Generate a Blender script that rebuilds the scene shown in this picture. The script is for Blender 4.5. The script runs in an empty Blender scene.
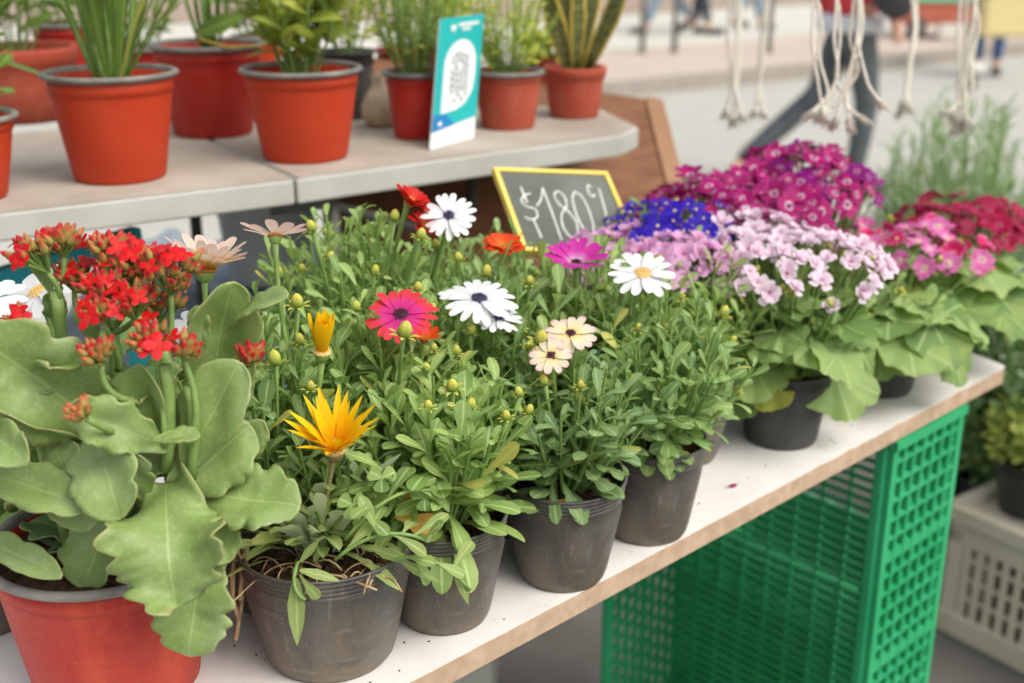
import bpy, math, random
import numpy as np
from mathutils import Vector, Matrix, Quaternion
R = math.radians
scene = bpy.context.scene
COL = scene.collection
PITCH = R(19.5); CAMH = 1.449; FPX = 1200.0
cp, sp = math.cos(PITCH), math.sin(PITCH)
TZ = 0.90      # table top
SZ = 1.16      # upper shelf top

def P(px, py, Z=None, z=None):
    """a point of the place seen at this pixel, at depth Z or on the height z"""
    xc = (px - 512) / FPX; yc = (341.5 - py) / FPX
    d = Vector((xc, cp + yc * sp, -sp + yc * cp))
    if Z is None: Z = (z - CAMH) / d.z
    return Vector((0, 0, CAMH)) + d * Z

def C(r, g, b):
    f = lambda c: ((c / 255 + .055) / 1.055) ** 2.4 if c > 10 else c / 255 / 12.92
    return (f(r), f(g), f(b), 1.0)

# ------------------------------------------------------------ mesh builder
class MB:
    def __init__(s): s.V = []; s.F = []; s.U = []; s.M = []
    def add(s, V, F, U=None, m=0):
        b = len(s.V); s.V.extend(V)
        s.U.extend(U if U is not None else [(0.5, 0.5)] * len(V))
        for f in F: s.F.append(tuple(b + i for i in f)); s.M.append(m)
    def build(s, name, mats, parent=None, loc=None, smooth=True):
        if not isinstance(mats, (list, tuple)): mats = [mats]
        off = Vector((0, 0, 0))
        if parent is not None:
            p = parent
            while p is not None: off = off + p.location; p = p.parent
        if loc is not None: off = off + (Vector(loc) - off)
        o = (off.x, off.y, off.z)
        V = [(v[0] - o[0], v[1] - o[1], v[2] - o[2]) for v in s.V]
        me = bpy.data.meshes.new(name); me.from_pydata(V, [], s.F)
        for m in mats: me.materials.append(m)
        me.polygons.foreach_set('material_index', s.M)
        me.polygons.foreach_set('use_smooth', [smooth] * len(s.F))
        uv = me.uv_layers.new(name='UVMap')
        vi = np.empty(len(me.loops), dtype=np.int32); me.loops.foreach_get('vertex_index', vi)
        ua = np.array(s.U, dtype=np.float32)[vi]; uv.data.foreach_set('uv', ua.ravel())
        me.update()
        ob = bpy.data.objects.new(name, me); COL.objects.link(ob)
        if parent is not None:
            ob.parent = parent
        if loc is not None:
            q = Vector((0, 0, 0)); p = parent
            while p is not None: q = q + p.location; p = p.parent
            ob.location = Vector(loc) - q
        return ob

def tag(o, label=None, cat=None, group=None, kind=None):
    if label: o['label'] = label
    if cat: o['category'] = cat
    if group: o['group'] = group
    if kind: o['kind'] = kind
    return o
def thing(name, loc, label, cat, group=None):
    o = bpy.data.objects.new(name, None); COL.objects.link(o); o.location = loc
    o.empty_display_size = .05
    return tag(o, label, cat, group)

def basis(d, n):
    d = Vector(d).normalized(); n = Vector(n)
    s = d.cross(n)
    if s.length < 1e-4: s = d.cross(Vector((.3, .5, .8)))
    s.normalize(); n = s.cross(d).normalized()
    return d, s, n

def blade(mb, o, d, n, L, W, prof, nc=2, bend=0., fold=0., cup=0., ruf=0., rfreq=9., ph=0., twist=0., m=0, side=0., wav=0., scal=None):
    d, s, n = basis(d, n)
    p = Vector(o); V = []; U = []; F = []
    tl = 0.
    for t, w in prof:
        tm = (t + tl) / 2
        a = bend * tm
        dd = d * math.cos(a) - n * math.sin(a)
        if side: dd = (dd + s * side * tm).normalized()
        p = p + dd * (L * (t - tl)); tl = t
        a = bend * t
        nn = n * math.cos(a) + d * math.sin(a)
        ss = s
        if twist:
            tw = twist * t
            ss, nn = s * math.cos(tw) + nn * math.sin(tw), nn * math.cos(tw) - s * math.sin(tw)
        hw0 = w * W * .5
        for j in range(nc + 1):
            u = -1 + 2 * j / nc
            au = abs(u); hw = hw0
            if scal and t > .2:
                fq, dp, pa, pb = scal; q_ = abs(math.sin(math.pi * fq * t + (pa if u < 0 else pb)))
                hw = hw0 * (1 - dp * (1 - q_) ** 1.3 * min(1, (t - .2) / .15) * (.8 + .4 * math.sin(9 * t + pa * 3 + u)))
            h = au * hw * fold + cup * u * u * hw + (wav * hw * math.sin(u * 4.1 + ph * 2 + t * 3) * math.sin(t * 7.3 + ph) if wav else 0)
            if ruf: h += ruf * u * u * au * math.sin(rfreq * t + ph + (1.7 if u > 0 else 0))
            q = p + ss * (u * hw) + nn * h
            V.append((q.x, q.y, q.z)); U.append(((u + 1) / 2, t))
    k = nc + 1
    for i in range(len(prof) - 1):
        for j in range(nc):
            a0 = i * k + j
            F.append((a0, a0 + 1, a0 + k + 1, a0 + k))
    mb.add(V, F, U, m)
    return p

def tube(mb, pts, rad, ns=6, m=0, cap=True):
    pts = [Vector(p) for p in pts]; n = len(pts)
    if not isinstance(rad, (list, tuple)): rad = [rad] * n
    V = []; F = []; U = []
    ref = Vector((.31, .17, .93))
    for i, p in enumerate(pts):
        a = pts[max(0, i - 1)]; b = pts[min(n - 1, i + 1)]
        t = (b - a)
        if t.length < 1e-9: t = Vector((0, 0, 1))
        t.normalize()
        x = t.cross(ref)
        if x.length < .1: x = t.cross(Vector((1, 0, 0)))
        x.normalize(); y = t.cross(x)
        for k in range(ns):
            an = 2 * math.pi * k / ns
            q = p + (x * math.cos(an) + y * math.sin(an)) * rad[i]
            V.append((q.x, q.y, q.z)); U.append((k / ns, i / max(1, n - 1)))
    for i in range(n - 1):
        for k in range(ns):
            k2 = (k + 1) % ns
            F.append((i * ns + k, i * ns + k2, (i + 1) * ns + k2, (i + 1) * ns + k))
    if cap:
        F.append(tuple(range(ns - 1, -1, -1))); F.append(tuple((n - 1) * ns + k for k in range(ns)))
    mb.add(V, F, U, m)

def arc(a, b, sag=(0, 0, 0), n=6):
    a = Vector(a); b = Vector(b); sag = Vector(sag)
    return [a.lerp(b, i / n) + sag * (4 * (i / n) * (1 - i / n)) for i in range(n + 1)]

def lathe(mb, prof, o=(0, 0, 0), ax=(0, 0, 1), ns=48, m=0, sq=None, cap=True):
    """prof: list of (r, h)"""
    ax = Vector(ax).normalized()
    x = ax.cross(Vector((0, 1, .01)));
    if x.length < .1: x = ax.cross(Vector((1, 0, 0)))
    x.normalize(); y = ax.cross(x); o = Vector(o)
    V = []; F = []; U = []
    for i, (r, h) in enumerate(prof):
        for k in range(ns):
            an = 2 * math.pi * k / ns
            rr = r * (sq(an, h) if sq else 1)
            q = o + ax * h + (x * math.cos(an) + y * math.sin(an)) * rr
            V.append((q.x, q.y, q.z)); U.append((k / ns, i / (len(prof) - 1)))
    for i in range(len(prof) - 1):
        for k in range(ns):
            k2 = (k + 1) % ns
            F.append((i * ns + k, i * ns + k2, (i + 1) * ns + k2, (i + 1) * ns + k))
    if cap and prof[0][0] > 1e-6: F.append(tuple(range(ns - 1, -1, -1)))
    if cap and prof[-1][0] > 1e-6: F.append(tuple((len(prof) - 1) * ns + k for k in range(ns)))
    mb.add(V, F, U, m)

def obox(mb, c, x, y, z, m=0):
    """oriented box: centre and three half vectors"""
    c = Vector(c); x = Vector(x); y = Vector(y); z = Vector(z)
    V = [c + x * a + y * b + z * d for a in (-1, 1) for b in (-1, 1) for d in (-1, 1)]
    F = [(0, 1, 3, 2), (4, 6, 7, 5), (0, 4, 5, 1), (2, 3, 7, 6), (0, 2, 6, 4), (1, 5, 7, 3)]
    mb.add([tuple(v) for v in V], F, [(0, 0), (0, 1), (1, 0), (1, 1), (0, 0), (0, 1), (1, 0), (1, 1)], m)
def bar(mb, a, b, w, h, up=(0, 0, 1), m=0):
    a = Vector(a); b = Vector(b); d, s, n = basis(b - a, up)
    obox(mb, (a + b) / 2, d * ((b - a).length / 2), s * (w / 2), n * (h / 2), m)
def bevel(o, w, seg=2):
    md = o.modifiers.new('bevel', 'BEVEL'); md.width = w; md.segments = seg; md.limit_method = 'ANGLE'
    return o
def solid(o, th):
    md = o.modifiers.new('thick', 'SOLIDIFY'); md.thickness = th; md.offset = 0
    return o
def subsurf(o, k=1):
    md = o.modifiers.new('smooth', 'SUBSURF'); md.levels = k; md.render_levels = k
    return o

def lobed(mb, o, d, n, Rr, lobes=7, la=.12, cup=.1, rip=.06, droop=.3, rng=random, m=0, notch=.4, rings=(0, .2, .4, .58, .74, .87, .95, 1), nth=72):
    d, s, n = basis(d, n); o = Vector(o)
    V = []; F = []; U = []; ph = rng.random() * 6
    for r in rings:
        for k in range(nth + 1):
            th = -math.pi + 2 * math.pi * k / nth
            e = 1 - notch * math.exp(-((math.pi - abs(th)) / .38) ** 2) + .1 * math.cos(th)
            e *= 1 + la * (abs(math.cos(lobes * th / 2)) - .5) + .035 * (abs(math.sin(lobes * 2.1 * th + ph)) - .5) + .03 * math.sin(3 * th + ph)
            rr = r * e * Rr
            x = rr * math.cos(th) + Rr * .35 * (1 - 0); y = rr * math.sin(th)
            al = x / Rr
            h = cup * Rr * r * r + rip * Rr * r * r * math.sin(lobes * .75 * th + ph) + .035 * Rr * r * math.cos(lobes * th) + .05 * Rr * r ** 4 * math.sin(lobes * 1.6 * th + 2 * ph) - droop * Rr * max(0, al) ** 2 * .5 - droop * .25 * Rr * (y / Rr) ** 2
            q = o + d * x + s * y + n * h
            V.append((q.x, q.y, q.z)); U.append((k / nth, r))
    w = nth + 1
    for i in range(len(rings) - 1):
        for k in range(nth):
            F.append((i * w + k, i * w + k + 1, (i + 1) * w + k + 1, (i + 1) * w + k))
    mb.add(V, F, U, m)

# ------------------------------------------------------------ materials
def newmat(name):
    m = bpy.data.materials.new(name); m.use_nodes = True
    nt = m.node_tree; nt.nodes.clear()
    out = nt.nodes.new('ShaderNodeOutputMaterial')
    return m, nt, out
def N(nt, t, **kw):
    n = nt.nodes.new(t)
    for k, v in kw.items():
        if k in ('operation', 'blend_type', 'data_type', 'noise_dimensions', 'feature', 'distance', 'interpolation_type', 'bands_direction', 'wave_type'): setattr(n, k, v)
        else: n.inputs[k].default_value = v
    return n
def ramp(nt, fac, stops, interp='LINEAR'):
    r = nt.nodes.new('ShaderNodeValToRGB'); r.color_ramp.interpolation = interp
    el = r.color_ramp.elements
    while len(el) > 1: el.remove(el[-1])
    el[0].position = stops[0][0]; el[0].color = stops[0][1]
    for p, c in stops[1:]:
        e = el.new(p); e.color = c
    nt.links.new(fac, r.inputs[0]); return r.outputs[0]
def mix(nt, fac, a, b, bt='MIX'):
    n = nt.nodes.new('ShaderNodeMix'); n.data_type = 'RGBA'; n.blend_type = bt
    for i, v in ((0, fac), (6, a), (7, b)):
        if hasattr(v, 'is_linked') or hasattr(v, 'links'): nt.links.new(v, n.inputs[i])
        else: n.inputs[i].default_value = v
    return n.outputs[2]
def math_(nt, op, a, b=None, c=None):
    n = nt.nodes.new('ShaderNodeMath'); n.operation = op
    for i, v in enumerate((a, b, c)):
        if v is None: continue
        if hasattr(v, 'links'): nt.links.new(v, n.inputs[i])
        else: n.inputs[i].default_value = v
    return n.outputs[0]
def noise(nt, scale, detail=3, coord='Object', rough=.55, dist=0, stretch=None):
    tc = nt.nodes.new('ShaderNodeTexCoord')
    v = tc.outputs[coord]
    if stretch:
        mp = nt.nodes.new('ShaderNodeMapping'); mp.inputs['Scale'].default_value = stretch
        nt.links.new(v, mp.inputs[0]); v = mp.outputs[0]
    n = nt.nodes.new('ShaderNodeTexNoise'); n.inputs['Scale'].default_value = scale
    n.inputs['Detail'].default_value = detail; n.inputs['Roughness'].default_value = rough
    n.inputs['Distortion'].default_value = dist
    nt.links.new(v, n.inputs['Vector']); return n.outputs[0]
def bump(nt, h, strength=.2, dist=.002):
    b = nt.nodes.new('ShaderNodeBump'); b.inputs['Strength'].default_value = strength
    b.inputs['Distance'].default_value = dist; nt.links.new(h, b.inputs['Height']); return b.outputs[0]
def princ(nt, out, col, rough=.5, nrm=None, spec=.5, transl=0, tcol=None):
    b = nt.nodes.new('ShaderNodeBsdfPrincipled')
    if hasattr(col, 'links'): nt.links.new(col, b.inputs['Base Color'])
    else: b.inputs['Base Color'].default_value = col
    if hasattr(rough, 'links'): nt.links.new(rough, b.inputs['Roughness'])
    else: b.inputs['Roughness'].default_value = rough
    b.inputs['Specular IOR Level'].default_value = spec
    if nrm is not None: nt.links.new(nrm, b.inputs['Normal'])
    if transl:
        t = nt.nodes.new('ShaderNodeBsdfTranslucent')
        c = tcol if tcol is not None else col
        if hasattr(c, 'links'): nt.links.new(c, t.inputs[0])
        else: t.inputs[0].default_value = c
        mx = nt.nodes.new('ShaderNodeMixShader'); mx.inputs[0].default_value = transl
        nt.links.new(b.outputs[0], mx.inputs[1]); nt.links.new(t.outputs[0], mx.inputs[2])
        nt.links.new(mx.outputs[0], out.inputs[0])
    else: nt.links.new(b.outputs[0], out.inputs[0])
    return b
def uvc(nt):
    t = nt.nodes.new('ShaderNodeTexCoord'); s = nt.nodes.new('ShaderNodeSeparateXYZ')
    nt.links.new(t.outputs['UV'], s.inputs[0]); return s.outputs[0], s.outputs[1]

def mat_leaf(name, cols, rib, edge=None, rough=.5, transl=.42, back=None, veins=0, spot=None, ribw=.07, var=.35, spec=.35, bloom=None):
    m, nt, out = newmat(name)
    g = nt.nodes.new('ShaderNodeNewGeometry')
    k = len(cols)
    c = ramp(nt, g.outputs['Random Per Island'], [(.93 * i / max(1, k - 1), cc) for i, cc in enumerate(cols)] + [(.975, cols[-1]), (.985, cols[-1] if edge else C(196, 184, 84))])
    nz = noise(nt, 60, 4)
    c = mix(nt, math_(nt, 'MULTIPLY', nz, var), c, tuple(x * .45 for x in cols[0][:3]) + (1,))
    nz2 = noise(nt, 25, 2)
    yl = (cols[-1][0] * 1.5, cols[-1][1] * 1.15, cols[-1][2] * .8, 1)
    c = mix(nt, math_(nt, 'MULTIPLY', ramp(nt, nz2, [(.5, (0, 0, 0, 1)), (.7, (1, 1, 1, 1))]), .3), c, yl)
    u, v = uvc(nt)
    if veins:
        f = math_(nt, 'FRACT', math_(nt, 'MULTIPLY', u, float(veins)))
        f = math_(nt, 'ABSOLUTE', math_(nt, 'SUBTRACT', f, .5))
        vv = math_(nt, 'LESS_THAN', math_(nt, 'MULTIPLY', f, math_(nt, 'ADD', v, .05)), .03)
        c = mix(nt, math_(nt, 'MULTIPLY', vv, .55), c, rib)
    else:
        f = math_(nt, 'ABSOLUTE', math_(nt, 'SUBTRACT', u, .5))
        vv = math_(nt, 'LESS_THAN', f, ribw)
        c = mix(nt, math_(nt, 'MULTIPLY', vv, .6), c, rib)
    if edge:
        f = math_(nt, 'ABSOLUTE', math_(nt, 'SUBTRACT', u, .5))
        ee = math_(nt, 'MAXIMUM', math_(nt, 'GREATER_THAN', f, .485), math_(nt, 'GREATER_THAN', v, .985))
        c = mix(nt, math_(nt, 'MULTIPLY', ee, .5), c, edge)
        sp_ = noise(nt, 340, 2); c = mix(nt, math_(nt, 'MULTIPLY', ramp(nt, sp_, [(.5, (0, 0, 0, 1)), (.7, (1, 1, 1, 1))]), .35), c, rib)
    if spot:
        s = noise(nt, 14, 3, dist=.6)
        c = mix(nt, ramp(nt, s, [(.56, (0, 0, 0, 1)), (.68, (1, 1, 1, 1))]), c, spot)
    if bloom is not None:
        c = mix(nt, math_(nt, 'MULTIPLY', ramp(nt, noise(nt, 16, 5, rough=.65, dist=.5), [(.5, (0, 0, 0, 1)), (.7, (1, 1, 1, 1))]), .22), c, bloom)
    if back is not None:
        c = mix(nt, g.outputs['Backfacing'], c, back)
    hs = nt.nodes.new('ShaderNodeHueSaturation'); hs.inputs['Saturation'].default_value = .93; hs.inputs['Value'].default_value = 1.3; nt.links.new(c, hs.inputs['Color']); c = hs.outputs[0]
    tc = mix(nt, .5, c, (.35, .5, .08, 1))
    princ(nt, out, c, rough, bump(nt, noise(nt, 180, 3), .25, .001), spec, transl, tc)
    return m

def mat_petal(name, stops, streak=None, transl=.35, rough=.55, var=.15):
    m, nt, out = newmat(name)
    u, v = uvc(nt)
    c = ramp(nt, v, stops)
    if streak:
        f = math_(nt, 'SINE', math_(nt, 'MULTIPLY', u, 26.))
        c = mix(nt, math_(nt, 'MULTIPLY', math_(nt, 'GREATER_THAN', f, .3), .35), c, streak)
    g = nt.nodes.new('ShaderNodeNewGeometry')
    c = mix(nt, math_(nt, 'MULTIPLY', g.outputs['Random Per Island'], var), c, tuple(x * .5 for x in stops[-1][1][:3]) + (1,))
    oi = nt.nodes.new('ShaderNodeObjectInfo')
    c = mix(nt, math_(nt, 'MULTIPLY', oi.outputs['Random'], var * .9), c, tuple(min(1, x * .35 + .02) for x in stops[-1][1][:3]) + (1,))
    princ(nt, out, c, rough, bump(nt, noise(nt, 120, 2, stretch=None), .15, .0008), .3, transl, c)
    return m

def mat_simple(name, c1, c2=None, scale=30, rough=.6, bmp=.15, spec=.4, detail=4, lo=.35, hi=.7, stretch=None, bd=.002, transl=0):
    m, nt, out = newmat(name)
    nz = noise(nt, scale, detail, stretch=stretch)
    c = ramp(nt, nz, [(lo, c1), (hi, c2 or c1)])
    princ(nt, out, c, rough, bump(nt, nz, bmp, bd) if bmp else None, spec, transl)
    return m

def mat_pot(name, base, dust, top=None, rough=.45, amt=.6, h=.1, low=.5, grime=None, scr=.12):
    m, nt, out = newmat(name)
    tc = nt.nodes.new('ShaderNodeTexCoord'); s = nt.nodes.new('ShaderNodeSeparateXYZ')
    nt.links.new(tc.outputs['Object'], s.inputs[0])
    nz = noise(nt, 18, 6, rough=.7, dist=.8); nf = noise(nt, 220, 3, rough=.6)
    ns = noise(nt, 30, 4, stretch=(1, 1, .12))
    k = ramp(nt, nz, [(.42, (0, 0, 0, 1)), (.66, (1, 1, 1, 1))])
    low_ = math_(nt, 'SUBTRACT', 1.0, math_(nt, 'DIVIDE', s.outputs[2], h))
    a = math_(nt, 'MULTIPLY', k, amt)
    a = math_(nt, 'ADD', a, math_(nt, 'MULTIPLY', math_(nt, 'MULTIPLY', low_, nz), low))
    n = nt.nodes.new('ShaderNodeClamp'); nt.links.new(a, n.inputs[0]); a = n.outputs[0]
    c = mix(nt, a, base, dust)
    if grime:
        c = mix(nt, math_(nt, 'MULTIPLY', ramp(nt, ns, [(.5, (0, 0, 0, 1)), (.7, (1, 1, 1, 1))]), .5), c, grime)
    c = mix(nt, math_(nt, 'MULTIPLY', math_(nt, 'GREATER_THAN', nf, .64), .45), c, dust)
    for sc_, st_ in ((150, (1, 1, .07)), (90, (.25, .25, 1.6))):
        n2 = noise(nt, sc_, 3, stretch=st_, dist=.3)
        c = mix(nt, math_(nt, 'MULTIPLY', math_(nt, 'MULTIPLY', math_(nt, 'GREATER_THAN', n2, .64), nz), scr), c, tuple(min(1, x * 1.5 + .03) for x in (grime or dust)[:3]) + (1,))
    rr = math_(nt, 'ADD', math_(nt, 'MULTIPLY', nz, .4), rough - .15)
    princ(nt, out, c, rr, bump(nt, nf, .12, .0006), .45)
    return m

LEAF = mat_leaf('daisy leaf', [C(100, 134, 68), C(128, 160, 88), C(154, 180, 102), C(112, 146, 90)], C(184, 204, 134), rough=.5)
LEAF2 = mat_leaf('daisy leaf fresh', [C(112, 146, 70), C(140, 170, 88), C(162, 186, 98), C(124, 156, 84)], C(190, 208, 130), rough=.5)
LEAFD = mat_leaf('daisy leaf blue green', [C(100, 132, 74), C(124, 154, 94), C(142, 170, 104), C(108, 140, 92)], C(168, 190, 134), rough=.5)
GAZ = mat_leaf('gazania leaf', [C(112, 140, 70), C(140, 164, 88), C(156, 176, 98)], C(184, 200, 140), rough=.5, back=C(196, 204, 180))
KAL = mat_leaf('kalanchoe leaf', [C(74, 110, 38), C(100, 132, 52), C(134, 156, 80), C(84, 120, 44)], C(146, 170, 98), edge=C(172, 164, 106), rough=.5, transl=.2, ribw=.012, back=C(160, 174, 134), var=.5, spec=.5, bloom=C(178, 192, 164))
CIN = mat_leaf('cineraria leaf', [C(106, 140, 72), C(134, 164, 90), C(152, 178, 102)], C(176, 196, 130), rough=.55, veins=7)
CINY = mat_leaf('yellowing leaf', [C(150, 168, 66), C(176, 176, 60)], C(190, 190, 90), rough=.55, veins=7, spot=C(170, 120, 50))
STEM = mat_simple('green stem', C(110, 140, 70), C(140, 165, 90), 60, .5, .1)
STEMR = mat_simple('brown flower stalk', C(150, 110, 80), C(140, 140, 90), 60, .5, .1)
BUDM = mat_petal('daisy bud', [(0, C(120, 150, 66)), (.45, C(164, 184, 84)), (.7, C(200, 200, 86)), (1, C(232, 212, 90))], streak=C(110, 135, 60), transl=.1, var=.3)
SOIL = mat_simple('potting soil', C(44, 32, 24), C(98, 76, 58), 120, .95, 1., .1, 8, .3, .8, bd=.006)
STRAW = mat_simple('dry straw', C(190, 165, 125), C(140, 105, 75), 80, .8, .1)
BPOT = mat_pot('black nursery pot', C(66, 67, 66), C(128, 114, 94), rough=.42, amt=.35, low=.75, h=.11, grime=C(112, 112, 108), scr=.45)
BPOT2 = mat_pot('dark nursery pot', C(48, 49, 49), C(90, 86, 80), rough=.5, amt=.35, low=.3, h=.1, grime=C(70, 70, 70))
RPOT = mat_pot('red plastic pot', C(166, 20, 8), C(190, 84, 60), rough=.5, amt=.35, low=.25, h=.13, grime=C(214, 90, 50))
OPOT = mat_pot('orange plastic pot', C(182, 50, 12), C(188, 76, 32), rough=.6, amt=.2, low=.1, h=.13)
TPOT = mat_pot('terracotta pot', C(164, 62, 40), C(176, 100, 76), rough=.7, amt=.5, low=.3, h=.12)
DRPOT = mat_pot('deep red pot', C(166, 24, 12), C(176, 62, 44), rough=.45, amt=.3, low=.2, h=.13)
RIMG = mat_simple('grey pot rim', C(108, 104, 98), C(142, 136, 128), 40, .5, .1)
RIMD = mat_simple('dark grey rim', C(84, 84, 84), C(120, 118, 114), 40, .45, .1)

# ------------------------------------------------------------ pots
def make_pot(root, rt, rb, h, mat, rim=None, style='nursery', soil=.85, rng=random, soilrad=None, sy=0.):
    o = root.location; ph = rng.random() * 6; k = rng.uniform(.006, .018)
    sq = lambda an, hh: 1 + k * math.sin(2 * an + ph) * (hh / h)
    t = .0022
    pr = [(rb * .82, .002), (rb * .94, 0), (rb, .004)]
    if style == 'nursery':
        n = 7
        for i in range(1, n): pr.append((rb + (rt - rb) * (i / n) * .96, h * i / n * .82))
        z = h * .82
        for i in range(4):
            r0 = rb + (rt - rb) * (z / h)
            pr += [(r0, z), (r0 + .0009, z + h * .012), (r0 + .0009, z + h * .024), (r0, z + h * .034)]
            z += h * .04
        pr += [(rt * .997, h * .985), (rt + .0012, h)]
        pr += [(rt - .0012, h + .0008), (rt - t, h * .98)]
    elif style == 'lip':       # plastic pot with a rolled lip and a step under it
        pr += [(rb + (rt - rb) * .5, h * .5), (rb + (rt - rb) * .8, h * .80), (rb + (rt - rb) * .815, h * .812), (rb + (rt - rb) * .83 + .0014, h * .818), (rt - .002, h * .955)]
        if rim is None: pr += [(rt + .003, h * .96), (rt + .004, h * .985), (rt + .003, h), (rt - .001, h)]
        pr += [(rt - t - .002, h * .95)]
    elif style == 'terra':
        pr += [(rb + (rt - rb) * .5, h * .5), (rb + (rt - rb) * .76, h * .76), (rt - .002, h * .775), (rt, h * .79), (rt + .002, h * .97), (rt + .001, h), (rt - .005, h), (rt - .007, h * .97)]
    zs = h * soil
    rs = (rb + (rt - rb) * soil) - t - .001
    pr += [(rs + .0005, zs), (rs - .004, zs - .012)]
    mb = MB(); lathe(mb, pr, o, ns=72, sq=sq); lathe(mb, [(0, .003), (rb * .82, .002)], o, ns=72)
    pot = mb.build('pot', mat, root)
    if rim is not None:
        mr = MB(); w = .0042
        a = [(rt - t + .0004, h * .93), (rt - .0018, h * .95), (rt - .001, h * .962)]
        a += [(rt + .001 + w * math.cos(q), h - .0035 + w * .8 * math.sin(q)) for q in [R(x) for x in range(-100, 200, 25)]]
        a += [(rt - t - .0016, h * .95), (rs + .001, zs)]
        lathe(mr, a, o, ns=72, sq=sq, cap=False); mr.build('rim', rim, pot)
    ms = MB(); V = []; F = []; nr, na = 9, 40
    for i in range(nr + 1):
        for j in range(na):
            an = 2 * math.pi * j / na; r = rs * i / nr
            z = zs + rng.uniform(-.0035, .0045) * (1 if i < nr else 0) + .004 * (1 - (i / nr) ** 2)
            V.append((o.x + r * math.cos(an), o.y + r * math.sin(an), o.z + z))
    for i in range(nr):
        for j in range(na):
            j2 = (j + 1) % na; F.append((i * na + j, i * na + j2, (i + 1) * na + j2, (i + 1) * na + j))
    ms.add(V, F)
    for i in range(90):
        an = rng.random() * 6.3; r = rs * math.sqrt(rng.random()) * .95; q = rng.uniform(.001, .003)
        c = Vector((o.x + r * math.cos(an), o.y + r * math.sin(an), o.z + zs + .004))
        x = Vector((rng.uniform(-1, 1), rng.uniform(-1, 1), rng.uniform(-1, 1))).normalized(); d, s, n = basis(x, (.2, .3, 1))
        obox(ms, c, d * q, s * q * .7, n * q * .6)
    ms.build('soil', SOIL, root, smooth=False)
    return pot, zs

SPAT = [(0, .22), (.2, .26), (.42, .55), (.62, .9), (.78, 1), (.9, .8), (.97, .45), (1, .08)]
TOOTH = [(0, .2), (.2, .3), (.38, .6), (.42, .5), (.6, .95), (.64, .82), (.8, 1), (.9, .75), (.97, .4), (1, .05)]
LANC = [(0, .3), (.15, .6), (.4, 1), (.65, .85), (.85, .45), (1, .04)]
PET = [(0, .3), (.15, .55), (.45, .9), (.7, 1), (.86, .9), (.95, .6), (1, .2)]
PETP = [(0, .5), (.2, .85), (.45, 1), (.7, .72), (.88, .35), (1, .02)]
PETN = [(0, .5), (.3, .85), (.6, 1), (.8, .95), (.94, .7), (1, .3)]

def rdir(rng): 
    v = Vector((rng.gauss(0, 1), rng.gauss(0, 1), rng.gauss(0, 1))); return v.normalized()

def shoots(ml, mst, base, rad, H, ns, rng, LL=.034, LW=.011, nleaf=14, prof=SPAT, lean=(0, 0), open_=.5, t0=.22, mn=0., flat=.4):
    tips = []
    for i in range(ns):
        an = i * 2.39996 + rng.uniform(-.4, .4); r = math.sqrt((i + .5) / ns)
        rd = Vector((math.cos(an), math.sin(an), 0))
        end = base + rd * (r * rad * rng.uniform(.8, 1.1)) + Vector((lean[0], lean[1], 0)) * rng.uniform(.6, 1.1)
        hh = H * (1 - flat * r * r) * rng.uniform(.78, 1.12)
        end.z = base.z + max(hh, mn)
        st = base + rd * (r * rad * .22)
        mid = st.lerp(end, .5) + rd * (rad * .10) - Vector((0, 0, H * .04))
        pts = []
        for k in range(7):
            t = k / 6; pts.append(st * (1 - t) ** 2 + mid * 2 * t * (1 - t) + end * t * t)
        tube(mst, pts, [.0019 - .0006 * k / 6 for k in range(7)], 5, cap=False)
        ph = rng.random() * 6
        for k in range(nleaf):
            t = t0 + (1 - t0) * ((k + .5) / nleaf) ** .8
            q = st * (1 - t) ** 2 + mid * 2 * t * (1 - t) + end * t * t
            tg = ((mid - st) * (1 - t) + (end - mid) * t).normalized()
            d0, s0, n0 = basis(tg, rd + Vector((.01, .02, .1)))
            a = ph + k * 2.39996
            rad_ = s0 * math.cos(a) + n0 * math.sin(a)
            op = (open_ + .65 * (1 - t)) * rng.uniform(.8, 1.35)
            d = tg * math.cos(op) + rad_ * math.sin(op)
            nn = tg * math.sin(op) - rad_ * math.cos(op) + rdir(rng) * .25
            sc = (1.05 - .45 * t) * rng.uniform(.6, 1.25)
            pf = prof if not isinstance(prof[0][0], (list, tuple)) else rng.choice(prof)
            blade(ml, q, d, nn, LL * sc, LW * sc * rng.uniform(.7, 1.3), pf, 2, bend=rng.uniform(-.2, .95), fold=rng.uniform(.05, .35), twist=rng.uniform(-.4, .4), side=rng.uniform(-.25, .25))
        tips.append((end, (end - mid).normalized()))
    return tips

def bud_mb(mb, c, ax, r, ms=None, base=None, ln=1.25):
    """daisy bud: bracted ovoid"""
    ax = Vector(ax).normalized()
    pr = []
    for i in range(9):
        t = i / 8
        pr.append((r * .92 * (math.sin(math.pi * (t * .86 + .10)) ** .8) if t < 1 else 0, r * 2 * ln * t))
    pr[-1] = (0, r * 2 * ln); pr[0] = (r * .3, 0)
    lathe(mb, pr, c, ax, 16, sq=lambda an, h: 1 + .06 * math.sin(8 * an))
    for k in range(7):
        an = k * .9; d, s, n = basis(ax, (.3, .2, .9))
        rd = s * math.cos(an) + n * math.sin(an)
        blade(mb, Vector(c) + rd * r * .35, ax * .85 + rd * .75, rd - ax * .4, r * 2.0, r * .7, LANC, 2, bend=-1.1, m=0)

def put_bud(root, c, ax, r, stem_from=None, mat=None):
    mb = MB(); bud_mb(mb, c, ax, r); b = mb.build('bud', mat or BUDM, root)
    if stem_from is not None:
        ms = MB(); c = Vector(c); a = Vector(stem_from)
        tube(ms, arc(a, c, Vector(ax) * -.008, 7), [.0016] * 7 + [.0022], 6); ms.build('stem', STEM, b)
    return b

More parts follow.
